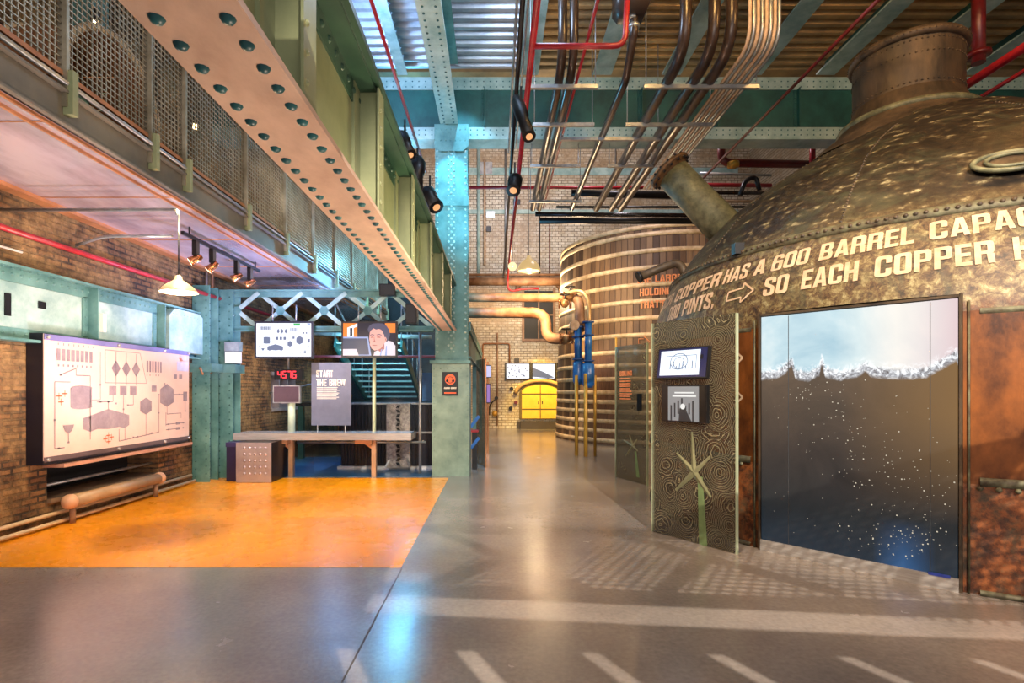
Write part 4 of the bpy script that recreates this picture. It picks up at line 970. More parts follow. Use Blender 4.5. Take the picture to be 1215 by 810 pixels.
m.box(a.x-.1,a.x,YB-.08,YB,a.z-.1,b.z+.1); m.box(b.x,b.x+.1,YB-.08,YB,a.z-.1,b.z+.1); m.box(a.x,b.x,YB-.08,YB,a.z-.1,a.z); m.box(a.x,b.x,YB-.06,YB,c.z-.03,c.z+.03); m.box(c.x-.03,c.x+.03,YB-.06,YB,a.z,b.z)
m.tube([V(c.x+(.9)*math.cos(PI*k/12),YB-.02,b.z+.5*math.sin(PI*k/12)) for k in range(13)],.1,6)
struct(m.build('window_2_frame',PIPEC))
tag(MB().pipe([atb(573,470)-V(0,.06,0),atb(573,407.5)-V(0,.06,0),atb(604.5,407.5)-V(0,.06,0),atb(604.5,431)-V(0,.06,0)],.035,.1,8).build('wall_conduit',M('rust_pipe',(150,96,56),None,.5)),'rusty conduit bending over the back bricks to the first screen','pipe')
tag(MB().box(atb(610,0).x,atb(616,0).x,YB-.12,YB,atb(0,430).z,atb(0,425).z).build('alarm_box',DARK),'small black box on the bricks above the first wall screen','box')
for px,py,lb in ((589,472,'black round fixing on the back bricks low beside the far doorway'),(612,477,'reddish fixing stub on the back bricks left of the arched door'),(606,484,'dark fixing stub on the back bricks just above the floor'),(607,461,'dark fixing stub on the back bricks under the first screen')):
    c=atb(px,py); tag(MB().cyl(c-V(0,.09,0),c,.08,10).build('wall_fixing',DKRED if px==612 else DARK),lb,'fixing')
o=thing('small_wall_light','thin bracket lamp curving from the back bricks beside the glass panel','lamp',atb(583,492)-V(0,.3,0))
MB().pipe([atb(581,492)-V(0,.05,0),atb(581,480)-V(0,.25,0),atb(587,474)-V(0,.3,0)],.03,.2,6).build('arm',DARK,o); MB().ball(atb(587,490)-V(0,.3,0),.12,10,6).build('lamp_globe',YPOST,o)

# ================================================================== rear girder and exhibits beside the column
G=thing('rear_girder','teal riveted girder running back from the column towards the brick wall','girder',(-.54,15,2.2))
m=MB().box(-.6,-.48,10.6,20,2.9,2.93); m.box(-.52,-.49,10.6,20,2.75,2.9); y=10.7
while y<19: m.rivet(V(-.49,y,2.82),(1,0,0),.018,6); y+=.16
m.build('top_flange',TEAL,G); MB().box(-.56,-.53,10.6,20,2.25,2.9).build('web_plate',TEAL_D,G); MB().box(-.6,-.48,10.6,20,2.22,2.25).build('bottom_flange',TEAL,G)
for y in (14,19.8): MB().box(-.6,-.5,y,y+.12,0,2.25).build('leg',TEAL,G)
def sheet(A,B,h,t,name,mt,parent):
    d=(B-A).normalized(); n=V(-d.y,d.x,0); m=MB().obox((A+B)/2+V(0,0,h/2),(B-A)/2,n*(t/2),V(0,0,h/2)); return m.build(name,mt,parent)
A,B=V(-.405,11.8,0),V(-.2,11.07,0)
o=thing('etched_panel','narrow etched glass panel seen edge-on just right of the column','glass panel',(A+B)/2); sheet(A,B,2.24,.03,'glass_sheet',ETCH,o)
MB().bar(B,B+V(0,0,2.24),.02,.045).build('edge_strip',BRASS,o)
for (x0,y0,x1,y1,lb) in ((576,433,583,448,'pale small screen beyond the edge-on etched panel, upper one'),(577,455,582,478,'violet small screen beyond the edge-on etched panel, lower one')):
    a,b=at(x0,y1,13.5),at(x1,y0,13.5); o=thing('side_screen',lb,'screen',((a.x+b.x)/2,13.5,a.z)); MB().box(a.x,b.x,13.5,13.56,a.z,b.z).build('casing',DARK,o)
    MB().box(a.x+.015,b.x-.015,13.49,13.5,a.z+.02,b.z-.02).build('display',E('side_glow',(206,200,240) if y0<440 else (150,110,180),.9),o)
tag(MB().box(at(577.5,0,13.6).x,at(580,0,13.6).x,13.56,13.62,0,2.3).build('display_stand',BRASS),'slim coppery stand carrying the two small side screens','stand')
o=thing('lever_console','small console with blue tilted levers between column and etched panel','console',(-.42,10.9,0))
MB().box(-.47,-.37,10.8,11.0,0,.75).build('pedestal',DARK,o); MB().box(-.5,-.34,10.75,11.05,.75,.79).build('console_top',RED,o)
for z in (.42,.85): MB().bar(V(-.5,10.8,z),V(-.33,10.8,z+.22),.03,.06).build('lever',BLUEP,o)

for px,y0,y1,r,mt,lb in ((600,170,320,.05,GALV,'pale upright conduit on the bricks left of the long red pipe'),(568,172,330,.07,TEAL_L,'pale teal upright strut on the bricks right beside the column'),
    (575,190,315,.05,CREAM,'cream upright pipe on the bricks just right of the column'),(640,205,330,.03,DARK,'thin dark upright cable on the bricks between lamp and vat'),(652,268,335,.025,DKRED,'thin rust upright pipe near the vat rim'),
    (730,168,240,.03,GALV,'slim grey upright conduit behind the overhead pipe ends'),(590,395,505,.03,PIPEC,'slim tan upright pipe on the bricks left of the first wall screen')):
    a=atb(px,y1)-V(0,.06,0); b=atb(px,y0)-V(0,.06,0); tag(MB().cyl(a,b,r,8).build('wall_pipe',mt),lb,'pipe')
for px,py,w,h,lb in ((577,200,.5,.5,'square pale plate on the upper bricks near the column'),(582,255,.35,.25,'small bracket plate on the bricks below the teal band'),(613,240,.3,.2,'small dark plate beside the long red pipe on the bricks'),(580,272,.2,.2,'dark iron stub on the bricks level with the vat rim')):
    c=atb(px,py); tag(MB().box(c.x-w/2,c.x+w/2,YB-.08,YB,c.z-h/2,c.z+h/2).build('wall_plate',GALV if w>.3 else DARK),lb,'plate')
# ================================================================== copper kettle
KC=V(5.787,7.159,0)
KP=[(3.57,0),(3.57,2.28),(3.50,2.6),(3.41,2.85),(3.28,3.1),(3.12,3.32),(2.9,3.6),(2.52,4.0),(2.25,4.2),(1.95,4.4),(1.6,4.6),(1.25,4.8),(1.0,4.95)]
def kr(z):
    for (r0,z0),(r1,z1) in zip(KP,KP[1:]):
        if z<=z1: return r0+(r1-r0)*(z-z0)/(z1-z0)
    return 1.0
K=thing('copper_kettle','huge domed copper brewing kettle with cream lettering and a chimney','kettle',KC)
def D(a): return math.radians(a)
def kp(phi,z,off=0): r=kr(z)+off; return KC+V(r*math.cos(phi),r*math.sin(phi),z)
# body with the doorway left open between the jambs
DA=V(2.67,5.42,0); DB=V(3.69,4.27,0)
p0=math.atan2(DA.y-KC.y,DA.x-KC.x); p1=math.atan2(DB.y-KC.y,DB.x-KC.x)
m=MB(); m.lathe([(3.57,0),(3.57,.86)],KC,150,p1,p0+2*PI); m.lathe([(kr(2.36),2.36),(3.50,2.6),(3.41,2.85),(3.28,3.1)],KC,160); m.build('kettle_wall',COPPER,K)
m=MB().lathe([(3.572,.86),(3.572,2.22)],KC,150,p1,p0+2*PI); m.build('bright_band',PATCH,K)
m=MB().lathe([(3.572,2.22),(3.57,2.28),(kr(2.36),2.36)],KC,150,p1,p0+2*PI); m.build('upper_band',COPPER,K)
dome=[(3.28,3.1)]
for t in range(1,25):
    z=3.1+(4.95-3.1)*t/24; dome.append((0,z))
def ks(z):   # smooth dome profile
    zz=[p[1] for p in KP]; i=max(j for j in range(len(zz)-1) if zz[j]<=z+1e-9); t=(z-zz[i])/(zz[i+1]-zz[i])
    P0=KP[max(0,i-1)][0]; P1=KP[i][0]; P2=KP[i+1][0]; P3=KP[min(len(KP)-1,i+2)][0]
    return .5*(2*P1+(P2-P0)*t+(2*P0-5*P1+4*P2-P3)*t*t+(3*P1-P0-3*P2+P3)*t**3)
dome=[(ks(3.1+1.8499*t/30),3.1+1.85*t/30) for t in range(31)]
DM=MB().lathe(dome,KC,128); DM.mat(1)
# riveted rings
def rring(z,off,r,n,name,mt,band=.05,a0=-200,a1=-60):
    m=MB(); 
    if band: m.lathe([(kr(z-band)+off-.01,z-band),(kr(z-band)+off,z-band+.004),(kr(z+band)+off,z+band-.004),(kr(z+band)+off-.01,z+band)],KC,120)
    i=0
    for k in range(n):
        t=D(a0+(a1-a0)*k/n); 
        if p0+.0>t>p1-0 and z<2.3: continue
        if z<2.3 and p0>=t>=p1: continue
        c=KC+V((kr(z)+off)*math.cos(t),(kr(z)+off)*math.sin(t),z); m.rivet(c,V(math.cos(t),math.sin(t),.3),r,6)
    return m.build(name,mt,K)
pmn,pmx=min(p0,p1),max(p0,p1)
def rlow(z,n,name,mt,r):
    m=MB(); a0=pmx+.03; a1=pmn-.03+2*PI
    m.lathe([(3.572,z-.035),(3.59,z-.03),(3.59,z+.03),(3.572,z+.035)],KC,150,a0,a1)
    for k in range(n):
        t=a0+(a1-a0)*k/n; m.rivet(KC+V(3.59*math.cos(t),3.59*math.sin(t),z-.05),V(math.cos(t),math.sin(t),0),r,6)
    return m.build(name,mt,K)
rlow(.88,190,'lower_riveted_seam',VERDTRIM,.022)
m=MB().lathe([(3.572,2.19),(3.579,2.2),(3.579,2.225),(3.572,2.235)],KC,150,pmx+.03,pmn-.03+2*PI); m.build('upper_seam',VERDTRIM,K)
m=MB().lathe([(3.575,0),(3.6,0),(3.6,.03),(3.575,.04)],KC,150,pmx+.03,pmn-.03+2*PI); m.build('foot_rim',VERDTRIM,K)
m=MB(); m=MB(); m.lathe([(kr(3.1)+.01,3.06),(kr(3.1)+.035,3.08),(kr(3.14)+.03,3.15),(kr(3.16)+.0,3.17)],KC,128); m.mat(1)
for k in range(300):
    t=2*PI*k/300; m.rivet(KC+V((kr(3.11)+.03)*math.cos(t),(kr(3.11)+.03)*math.sin(t),3.12),V(math.cos(t),math.sin(t),.5),.02,6)
m.build('shoulder_band',[VERDTRIM,COPPERD],K)
for ph in (-171,-141,-108,-80):       # vertical riveted seams on the dome
    m=DM
    for k in range(44):
        z=3.2+k*.034; r=ks(min(4.9,z)); c=KC+V(r*math.cos(D(ph)),r*math.sin(D(ph)),z); m.rivet(c,V(math.cos(D(ph)),math.sin(D(ph)),.9),.014,5)
DM.build('dome',[COPPER,COPPERD],K)
for ph in (-118.5,-121.9):
    if ph==-118.5: pass
m=MB().tube([KC+V(3.58*math.cos(D(-125.3)),3.58*math.sin(D(-125.3)),z) for z in (0,1.2,2.3)],.009,6); m.build('jamb_edge',VERDTRIM,K)
m=MB().tube([KC+V(3.58*math.cos(D(-151.9)),3.58*math.sin(D(-151.9)),z) for z in (0,1.2,2.3)],.009,6); m.build('jamb_edge',VERDTRIM,K)
# chimney (leans off the kettle axis slightly)
CC=V(5.575,7.32,0)
o=thing
def tl(prof,name,mt,n=56): return MB().lathe(prof,CC,n).build(name,mt,K)
tl([(1.25,4.72),(1.02,4.92),(.85,5.05),(.80,5.13)],'chimney_skirt',COPPERD)
m=MB().tube([CC+V(.76*math.cos(2*PI*i/48),.76*math.sin(2*PI*i/48),5.16) for i in range(48)],.055,8,closed=True); m.build('rolled_collar',VERD,K)
tl([(.74,5.15),(.68,5.3),(.625,5.42),(.617,5.44)],'chimney_neck',COPPERD)
tl([(.617,5.38),(.617,6.08)],'chimney_barrel',COPPERD)
tl([(.617,6.04),(.66,6.05),(.67,6.11),(.64,6.15),(.58,6.15),(.58,5.6)],'chimney_rim',COPPERD)
m=MB()
for z in (5.48,5.84,6.0):
    for k in range(64):
        t=2*PI*k/64; m.rivet(CC+V(.62*math.cos(t),.62*math.sin(t),z),V(math.cos(t),math.sin(t),0),.014,5)
for k in range(64):
    t=2*PI*k/64; m.rivet(CC+V(.665*math.cos(t),.665*math.sin(t),6.09),V(math.cos(t),math.sin(t),0),.014,5)
m.build('chimney_rivets',COPPERD,K)
# oval manhole on the dome
ph=D(-118.8); z=3.5; c=KC+V((ks(z))*math.cos(ph),ks(z)*math.sin(ph),z); tan=V(-math.sin(ph),math.cos(ph),0); up=V(-math.cos(ph)*.72,-math.sin(ph)*.72,.7).normalized(); nn=tan.cross(up); 
for s,rr in ((1,.022),(.68,.018)):
    m=MB().tube([c+nn*(.03 if s==1 else .04)+tan*(.26*s*math.cos(2*PI*i/32))+up*(.16*s*math.sin(2*PI*i/32)) for i in range(32)],rr,8,closed=True); m.build('oval_hatch_ring',VERD,K)
m=MB(); m.disk(c+nn*.025,tan,up,.25,32,.15); m.build('oval_hatch',COPPERD,K)
# lettering
def wrapk(mb,txt,a0,a1,z0,z1,h,bold=.06):
    rm=kr((z0+z1)/2+h/2); w=(D(a1)-D(a0))*rm; vs,fs=letters(txt,w,h,bold); out=[]
    for x,y in vs:
        t=D(a0)+x/rm; z=z0+(z1-z0)*x/w+y; r=kr(z)+.008+.0
        out.append(KC+V(r*math.cos(t),r*math.sin(t),z))
    mb.merge(out,fs)
m=MB()
def b1(a): return 2.735+(a+178)/59*.135
for t,a0,a1 in (('EACH',-191,-180.5),('COPPER',-178.3,-161.9),('HAS',-160.9,-155.3),('A',-154.1,-151.9),('600',-150.7,-144.6),('BARREL',-143.0,-130.9),('CAPACITY',-129.2,-112.6)):
    wrapk(m,t,a0,a1,b1(a0),b1(a1),.17)
m.build('lettering',CREAM,K); m=MB()
def b2(a): return 2.505+(a+172)/51*.09
for t,a0,a1 in (('000',-179,-173.6),('PINTS,',-172,-161.6),('SO',-151.2,-147.1),('EACH',-145,-137.3),('COPPER',-135.3,-122.6),('HOLDS',-120.8,-110.5)):
    wrapk(m,t,a0,a1,b2(a0),b2(a1),.19)
m.build('lettering',CREAM,K)
def kline(mb,pts,w):
    for (a0,z0),(a1,z1) in zip(pts,pts[1:]):
        n=6
        for i in range(n):
            f0,f1=i/n,(i+1)/n; aa=a0+(a1-a0)*f0; ab=a0+(a1-a0)*f1; za=z0+(z1-z0)*f0; zb2=z0+(z1-z0)*f1
            dx=(D(a1)-D(a0))*3.5; dz=z1-z0; L=math.hypot(dx,dz); nx=-dz/L*w/2/3.5; nz=dx/L*w/2
            q=[(D(aa)-nx,za-nz),(D(ab)-nx,zb2-nz),(D(ab)+nx,zb2+nz),(D(aa)+nx,za+nz)]
            mb.quad(*[KC+V((kr(z_)+.011)*math.cos(t_),(kr(z_)+.011)*math.sin(t_),z_) for t_,z_ in q])
m=MB(); kline(m,[(-158.5,2.56),(-155.4,2.575),(-155.4,2.52),(-153.1,2.63),(-155.4,2.73),(-155.4,2.675),(-158.5,2.66),(-158.5,2.56)],.018)
for zc in (1.93,1.52): kline(m,[(-156.6,zc+.13),(-154.2,zc),(-156.6,zc-.13)],.02)
m.build('arrow_outlines',CREAM,K)
# doorway video wall
d=(DB-DA).normalized(); nrm=V(d.y,-d.x,0)         # towards the hall
o=thing('video_wall','tall screen showing a liquid surface and bubbles set into the copper kettle','screen',(DA+DB)/2+nrm*.03)
W=(DB-DA).length
def wallmat():
    m,nt,b=newmat('liquid_video'); tc=nt.nodes.new('ShaderNodeTexCoord'); sp=nt.nodes.new('ShaderNodeSeparateXYZ'); nt.links.new(tc.outputs['Object'],sp.inputs[0])
    p=tc.outputs['Object']; L=nt.links.new
    def mth(op,*ins):
        n=nt.nodes.new('ShaderNodeMath'); n.operation=op
        for k,v in enumerate(ins):
            if isinstance(v,(int,float)): n.inputs[k].default_value=v
            else: L(v,n.inputs[k])
        return n.outputs[0]
    def rng(v,a,b_,c=0,d_=1):
        r=nt.nodes.new('ShaderNodeMapRange'); r.inputs[1].default_value=a; r.inputs[2].default_value=b_; r.inputs[3].default_value=c; r.inputs[4].default_value=d_; L(v,r.inputs[0]); return r.outputs[0]
    u=rng(sp.outputs[0],-(DB.x-DA.x)/2,(DB.x-DA.x)/2)       # along the picture
    v=rng(sp.outputs[2],.11-.03,2.32-.03)                    # up the picture
    n2=noise(nt,p,7,6,.7,.5); n1=noise(nt,p,1.8,6,.65,.8); n3=noise(nt,p,16,6,.7,1.5)
    g=lambda x:(x,x,x)
    crest=ramp(nt,u,[(0,g(.30)),(.09,g(.36)),(.145,g(.62)),(.185,g(1.0)),(.205,g(.34)),(.28,g(.22)),(.34,g(.5)),(.352,g(1.0)),(.37,g(.42)),(.45,g(.2)),(.54,g(.42)),(.575,g(.66)),(.60,g(.4)),(.74,g(.25)),(.85,g(.3)),(.90,g(.62)),(.97,g(1.0)),(1,g(.8))])
    line=mth('ADD',mth('MULTIPLY',crest,.085),.735)
    dv=mth('SUBTRACT',mth('ADD',v,mth('MULTIPLY',mth('SUBTRACT',n2,.5),.02)),line)
    sky=ramp(nt,noise(nt,p,1.3,5,.6,.5),[(.3,lin((150,184,200))),(.5,lin((186,210,218))),(.7,lin((226,232,230)))])
    sky=mix(nt,rng(u,.55,1),sky,lin((206,180,186)))
    glow=rng(mth('ABSOLUTE',mth('SUBTRACT',u,.72)),.3,0); sky=mix(nt,mth('MULTIPLY',glow,mth('MULTIPLY',v,.6)),sky,lin((252,244,228)))
    liq=ramp(nt,v,[(0,lin((22,40,54))),(.18,lin((30,36,40))),(.42,lin((58,50,46))),(.74,lin((96,80,66)))])
    liq=mix(nt,.75,liq,ramp(nt,n1,[(.3,(.5,.55,.6)),(.7,(1.2,1.15,1.1))]),'MULTIPLY')
    liq=mix(nt,mth('MULTIPLY',rng(u,.45,1),rng(v,.2,.6)),liq,lin((122,92,56)))
    bg=mth('MULTIPLY',rng(mth('ABSOLUTE',mth('SUBTRACT',u,.75)),.14,0),rng(v,.2,.0)); liq=mix(nt,bg,liq,lin((40,84,130)))
    foam=ramp(nt,n3,[(.34,lin((84,76,74))),(.5,lin((168,170,176))),(.62,lin((244,246,248)))])
    c=mix(nt,rng(dv,-.035,-.02),liq,foam); c=mix(nt,rng(dv,.0,.012),c,sky)
    # bright lip just above the line where the crests curl
    c=mix(nt,mth('MULTIPLY',mth('MULTIPLY',rng(dv,-.01,.0),rng(dv,.035,.005)),rng(n3,.45,.6)),c,lin((246,248,250)))
    b.inputs['Base Color'].default_value=(.01,.01,.01,1); b.inputs['Roughness'].default_value=.2
    L(c,b.inputs['Emission Color']); b.inputs['Emission Strength'].default_value=.8; return m
scrn=MB().obox((DA+DB)/2+nrm*.03+V(0,0,1.215),d*(W/2-.02),nrm*.015,V(0,0,1.105)).build('video_screen',wallmat(),o)
Pw=Plane(DA+nrm*.046+V(0,0,0),(d.x,d.y,0),(0,0,1),.001)
m=MB(); rnd=random.Random(3)
# crests: curled wave lips along the liquid line
def on(cx,cy):    # crop coords of the measured door (757x810 crop of 355x380 px) -> plane coords
    px=860+cx/2.1324; py=340+cy/2.1316
    k=(px-CX)/F; den=(d.x-k*d.y); s=(k*DA.y-DA.x)/den; Y=DA.y+s*d.y
    return s, EYE+(CY-py)*Y/F
for i in range(330):
    cl=rnd.random()
    if cl<.55: t=rnd.random(); cx=180+t*380+rnd.gauss(0,38); cy=250+t*330+rnd.gauss(0,70)
    elif cl<.8: cx=440+rnd.gauss(0,60); cy=640+rnd.gauss(0,30)
    else: cx=110+rnd.random()*480; cy=230+rnd.random()*430
    if not (105<cx<590 and 228<cy<700): continue
    a_,b_=on(cx,cy)
    if b_<.16: continue
    r_=rnd.choice((.002,.003,.003,.004,.006)); Pw.disk(m,a_,b_,r_,1,5)
m.build('bubble_sparkles',E('sparkle_white',(226,214,190),.8),o)
m=MB()
for cx in (166,523):
    s,_=on(cx,300); Pw.rect(m,s-.003,.12,s+.003,2.31,3)
m.build('panel_joints',M('joint_black',(60,64,70)),o)
m=MB()
def fbar(a,b,wd,hh): m.bar(a,b,wd,hh,nrm)
fbar(DA+nrm*.03+V(0,0,0),DA+nrm*.03+V(0,0,2.36),.02,.04); fbar(DB+nrm*.03,DB+nrm*.03+V(0,0,2.36),.02,.04); fbar(DA+nrm*.03+V(0,0,2.34),DB+nrm*.03+V(0,0,2.34),.02,.04)
m.build('surround',COPPERD,o)
m=MB().obox((DA+DB)/2+nrm*.03+V(0,0,.055),d*(W/2-.01),nrm*.025,V(0,0,.055)); m.build('base_strip',STEEL,o)
m=MB(); s=W*.87; Pw.rect(m,s,.1,s+.14,.125,14); m.build('blue_label',M('label_blue',(40,60,150)),o)
tag(MB().obox(kp(D(-159.4),3.16,.07),V(.05,0,0),V(0,.05,0),V(0,0,.06)).build('rim_box_light',DARK),'tiny black box light clipped on the kettle shoulder left of the lettering','lamp')
# fat stub pipe
a=at(795,203,7.9); b=at(880,292,7.55); dd=(a-b).normalized()
o=thing('stub_pipe','fat verdigris pipe slanting up from the kettle dome to an open flange','pipe',b)
MB().tube([b,b*.4+a*.6,a],[.27,.24,.235],28).build('pipe_barrel',VERD,o)
MB().tube([a-dd*.07,a-dd*.02,a-dd*.02,a+dd*.03,a+dd*.03,a+dd*.06],[.24,.24,.31,.31,.26,.26],28).build('flange',M('rusty_flange',(116,84,48),(60,44,30),.6,.3,9,.3),o)
m=MB(); xx=dd.cross(V(0,1,0)).normalized(); yy=dd.cross(xx)
for k in range(14):
    t=2*PI*k/14; c=a+(xx*math.cos(t)+yy*math.sin(t))*.285; m.cyl(c-dd*.05,c+dd*.06,.018,6)
m.build('flange_bolts',DARK,o)
o=thing('curved_pipe','short bent brown pipe with open end poking left from the kettle shoulder','pipe',at(758,329,7.9))
MB().pipe([at(758,329,7.9),at(786,317,7.9),at(806,310,7.8),at(817,335,7.7)],.062,.16,14).build('pipe_barrel',COPPERD,o)
MB().tube([at(757,329.5,7.9),at(760,328,7.9)],.085,14).build('end_flange',DARK,o)
# ================================================================== etched glass panels with screens
def plane_pt(px,py,A,B):
    dd=(B-A).normalized(); k=(px-CX)/F; s=(k*A.y-A.x)/(dd.x-k*dd.y); Y=A.y+s*dd.y; return s, EYE+(CY-py)*Y/F
def etched_panel(A,B,h,lb,pts,stem,full):
    dd=(B-A).normalized(); n=V(dd.y,-dd.x,0); L=(B-A).length
    o=thing('etched_panel',lb,'glass panel',(A+B)/2)
    sheet(A,B,h,.03,'glass_sheet',ETCH,o)
    P=Plane(A+n*.0165,(dd.x,dd.y,0),(0,0,1),.001); pp=lambda x,y: plane_pt(x,y,A,B)
    MB().bar(A,A+V(0,0,h),.012,.034,n).build('edge_strip',M('pale_glass_edge',(170,180,150),None,.2),o); MB().bar(B,B+V(0,0,h),.012,.034,n).build('edge_strip',M('pale_glass_edge',(170,180,150),None,.2),o)
    # star figure: tapered arms, raised slightly
    m=MB(); c=pp(*pts[0]); 
    for x,y,wd in pts[1:]:
        q_=pp(x,y); L2=math.hypot(q_[0]-c[0],q_[1]-c[1]); nx,ny=-(q_[1]-c[1])/L2,(q_[0]-c[0])/L2
        a1=P.p(c[0]+nx*wd,c[1]+ny*wd,2); a2=P.p(c[0]-nx*wd,c[1]-ny*wd,2); e1=P.p(q_[0]-nx*wd*.35,q_[1]-ny*wd*.35,2); e2=P.p(q_[0]+nx*wd*.35,q_[1]+ny*wd*.35,2); tp=P.p(c[0],c[1],16); te=P.p(q_[0],q_[1],6)
        m.quad(a2,e1,te,tp); m.quad(tp,te,e2,a1)
    m.build('star_emblem',M('pale_gold_print',(136,132,98),(96,98,72),.4),o)
    m=MB(); s0=pp(*stem[0]); s1=pp(*stem[1]); P.poly(m,[(s1[0]-.05,s1[1]),(s1[0]+.05,s1[1]),(s0[0]+.03,s0[1]),(s0[0]-.03,s0[1])],2); m.build('emblem_stem',M('green_print',(120,140,92),(90,110,70),.5),o)
    return o,P,pp,n,dd
A,B=V(1.78,6.1,0),V(2.35,5.25,0)
o,P,pp,n,dd=etched_panel(A,B,2.345,'tall swirl-etched glass panel carrying two screens in front of the kettle',[(825,560),(822,512,.035),(804,537,.035),(844,541,.03),(803,581,.035),(845,590,.04)],[(832,565),(836,655)],1)
def pscreen(o,c4,nm,lb_,mt_draw,tilt):
    (s0,z0),(s1,z1)=c4; c=A+dd*((s0+s1)/2)+V(0,0,(z0+z1)/2)+n*.06; u=dd; v=(V(0,0,1)+n*tilt).normalized(); w=u.cross(v)
    if w.dot(n)<0: w=-w
    hw,hh=(s1-s0)/2,(z1-z0)/2
    pt=MB().obox(c,u*hw,w*.022,v*hh).build(nm,DARK,o)
    Pq=Plane(c+w*.023-u*(hw-.014)-v*(hh-.014),u,v); Pq.n=w; m=MB(); ww,h_=2*hw-.028,2*hh-.028; mats=mt_draw(Pq,m,ww,h_); m.build('display',mats,pt)
def dr1(P,m,w,h):
    P.rect(m,0,0,w,h); m.mat(1); P.rect(m,w*.05,h*.07,w*.87,h*.94,2); m.mat(2); P.ringl(m,w*.45,h*.55,w*.18,.008,3,18,h*.28); P.ringl(m,w*.45,h*.5,w*.11,.006,3,18,h*.2)
    for k in range(9): P.rect(m,w*.2+k*w*.065,h*.28,w*.2+k*w*.065+.01,h*(.4+.08*(k%3)),3)
    P.line(m,[(w*.18,h*.75),(w*.8,h*.75),(w*.8,h*.3)],.006,3); m.mat(3); P.rect(m,w*.87,h*.6,w*.93,h*.75,3)
    return [E('deep_blue_screen',(44,50,110),.5),E('icy_screen',(226,236,250),1.3),E('line_blue',(84,112,150),.7),E('screen_icon',(20,24,40),.4)]
def dr2(P,m,w,h):
    P.rect(m,0,0,w,h); m.mat(1); P.rect(m,w*.14,0,w*.86,h,2); m.mat(2)
    for k in range(7): P.rect(m,w*.2+k*w*.085,h*.1*(k%3),w*.2+k*w*.085+.02,h*(.45+.07*(k%4)),3)
    P.poly(m,[(w*.4,0),(w*.42,h*.35),(w*.5,h*.45),(w*.58,h*.3),(w*.7,0)],4); m.mat(3); P.disk(m,w*.5,h*.42,.03,5); P.rect(m,w*.25,h*.7,w*.8,h*.75,3); P.rect(m,w*.3,h*.8,w*.75,h*.84,3)
    return [E('screen_frame_black',(8,8,10),.3),E('photo_grey',(150,150,150),.8),E('photo_dark',(60,60,62),.6),E('photo_white',(224,224,220),1.0)]
z=pp(787,448)[1]
pscreen(o,((pp(786,0)[0],pp(786,450)[1]),(pp(846,0)[0],pp(846,410)[1])),'upper_monitor','',dr1,-.14)
pscreen(o,((pp(791,0)[0],pp(791,499)[1]),(pp(844.5,0)[0],pp(791,457)[1])),'lower_monitor','',dr2,0)
A2,B2=V(2.22,9.94,0),V(2.53,8.98,0)
o,P,pp,n,dd=etched_panel(A2,B2,2.38,'swirl-etched glass panel with orange text standing further back near the vat',[(752,529),(748,516,.03),(741,522,.03),(757,521,.03),(743,541,.03),(758,535,.03)],[(755,535),(758,566)],0)
m=MB(); x0,z0=pp(736.5,446); x1,_=pp(751,446); P.text(m,'BOILING',x0,z0,x1-x0,.085,.06,3)
for i in range(9):
    zz=z0-.06-i*.045; P.rect(m,x0,zz,x0+(x1-x0)*random.uniform(.7,1),zz+.02,3)
m.build('lettering',ORLET,o)
m=MB(); s0,zb_=pp(757,487); s1,zt_=pp(763,467); P.rect(m,s0,zb_,s1,zt_,6); m.build('handset_holder',DARK,o)
m=MB(); kline
# orange arrow outline on vat
m=MB(); t=vang(765,2.6); 
def vp(px,py,Y0=15): tt=vang(px,2.6); Yc=VC.y+vr(2.6)*math.sin(tt); z=EYE+(CY-py)*Yc/F; return VC+V((vr(z)+.035)*math.cos(tt),(vr(z)+.035)*math.sin(tt),z)
m.tube([vp(*q_) for q_ in ((758,402),(764,402),(764,399),(771,405),(764,411),(764,408),(758,408))],.012,5,closed=True)
for ob in bpy.data.objects:
    if ob.name=='wooden_vat': m.build('arrow_outline',ORLET,ob)

# ================================================================== lights
def light(kind,loc,target,power,col,size=.3,angle=60,blend=.6,name='lamp_light',sy=None):
    l=bpy.data.lights.new(name,kind); l.energy=power; l.color=lin(col) 
    if kind=='AREA': 
        l.size=size
        if sy: l.shape='RECTANGLE'; l.size_y=sy
    elif kind=='SPOT': l.spot_size=math.radians(angle); l.spot_blend=blend; l.shadow_soft_size=size
    elif kind=='SUN': l.angle=math.radians(size)
    else: l.shadow_soft_size=size
    o=bpy.data.objects.new(name,l); COL.objects.link(o); o.location=loc
    if target is not None: o.rotation_euler=(Vector(target)-Vector(loc)).to_track_quat('-Z','Y').to_euler()
    return o
exec_lights=True
W_=bpy.data.worlds.new('world'); S.world=W_; W_.use_nodes=True
W_.node_tree.nodes['Background'].inputs[0].default_value=(*lin((226,226,240)),1); W_.node_tree.nodes['Background'].inputs[1].default_value=.38
WARM=(255,220,172); AMB=(255,204,136); CYAN=(110,214,255); BLU_=(96,150,255); LAV=(214,206,255)
# vat hall: warm lamps
light('SPOT',(1.2,13,5.6),(2.2,18,2),620,WARM,.2,100)
light('SPOT',(.6,12,4.3),(1.2,22,1.8),1300,AMB,.2,70)
light('POINT',(1.6,18.5,5.0),None,260,WARM,.3)
light('SPOT',(2.0,20.0,4.5),atb(641,475),1100,(255,214,90),.1,45)
light('POINT',(3,13,9.0),None,420,(236,226,236),.4)
light('SPOT',(.5,14,10.5),(1.5,22.3,10.0),1100,(240,232,240),.3,90)
light('SPOT',(3.8,10.8,3.2),(4.2,14.8,3.0),250,WARM,.1,110)
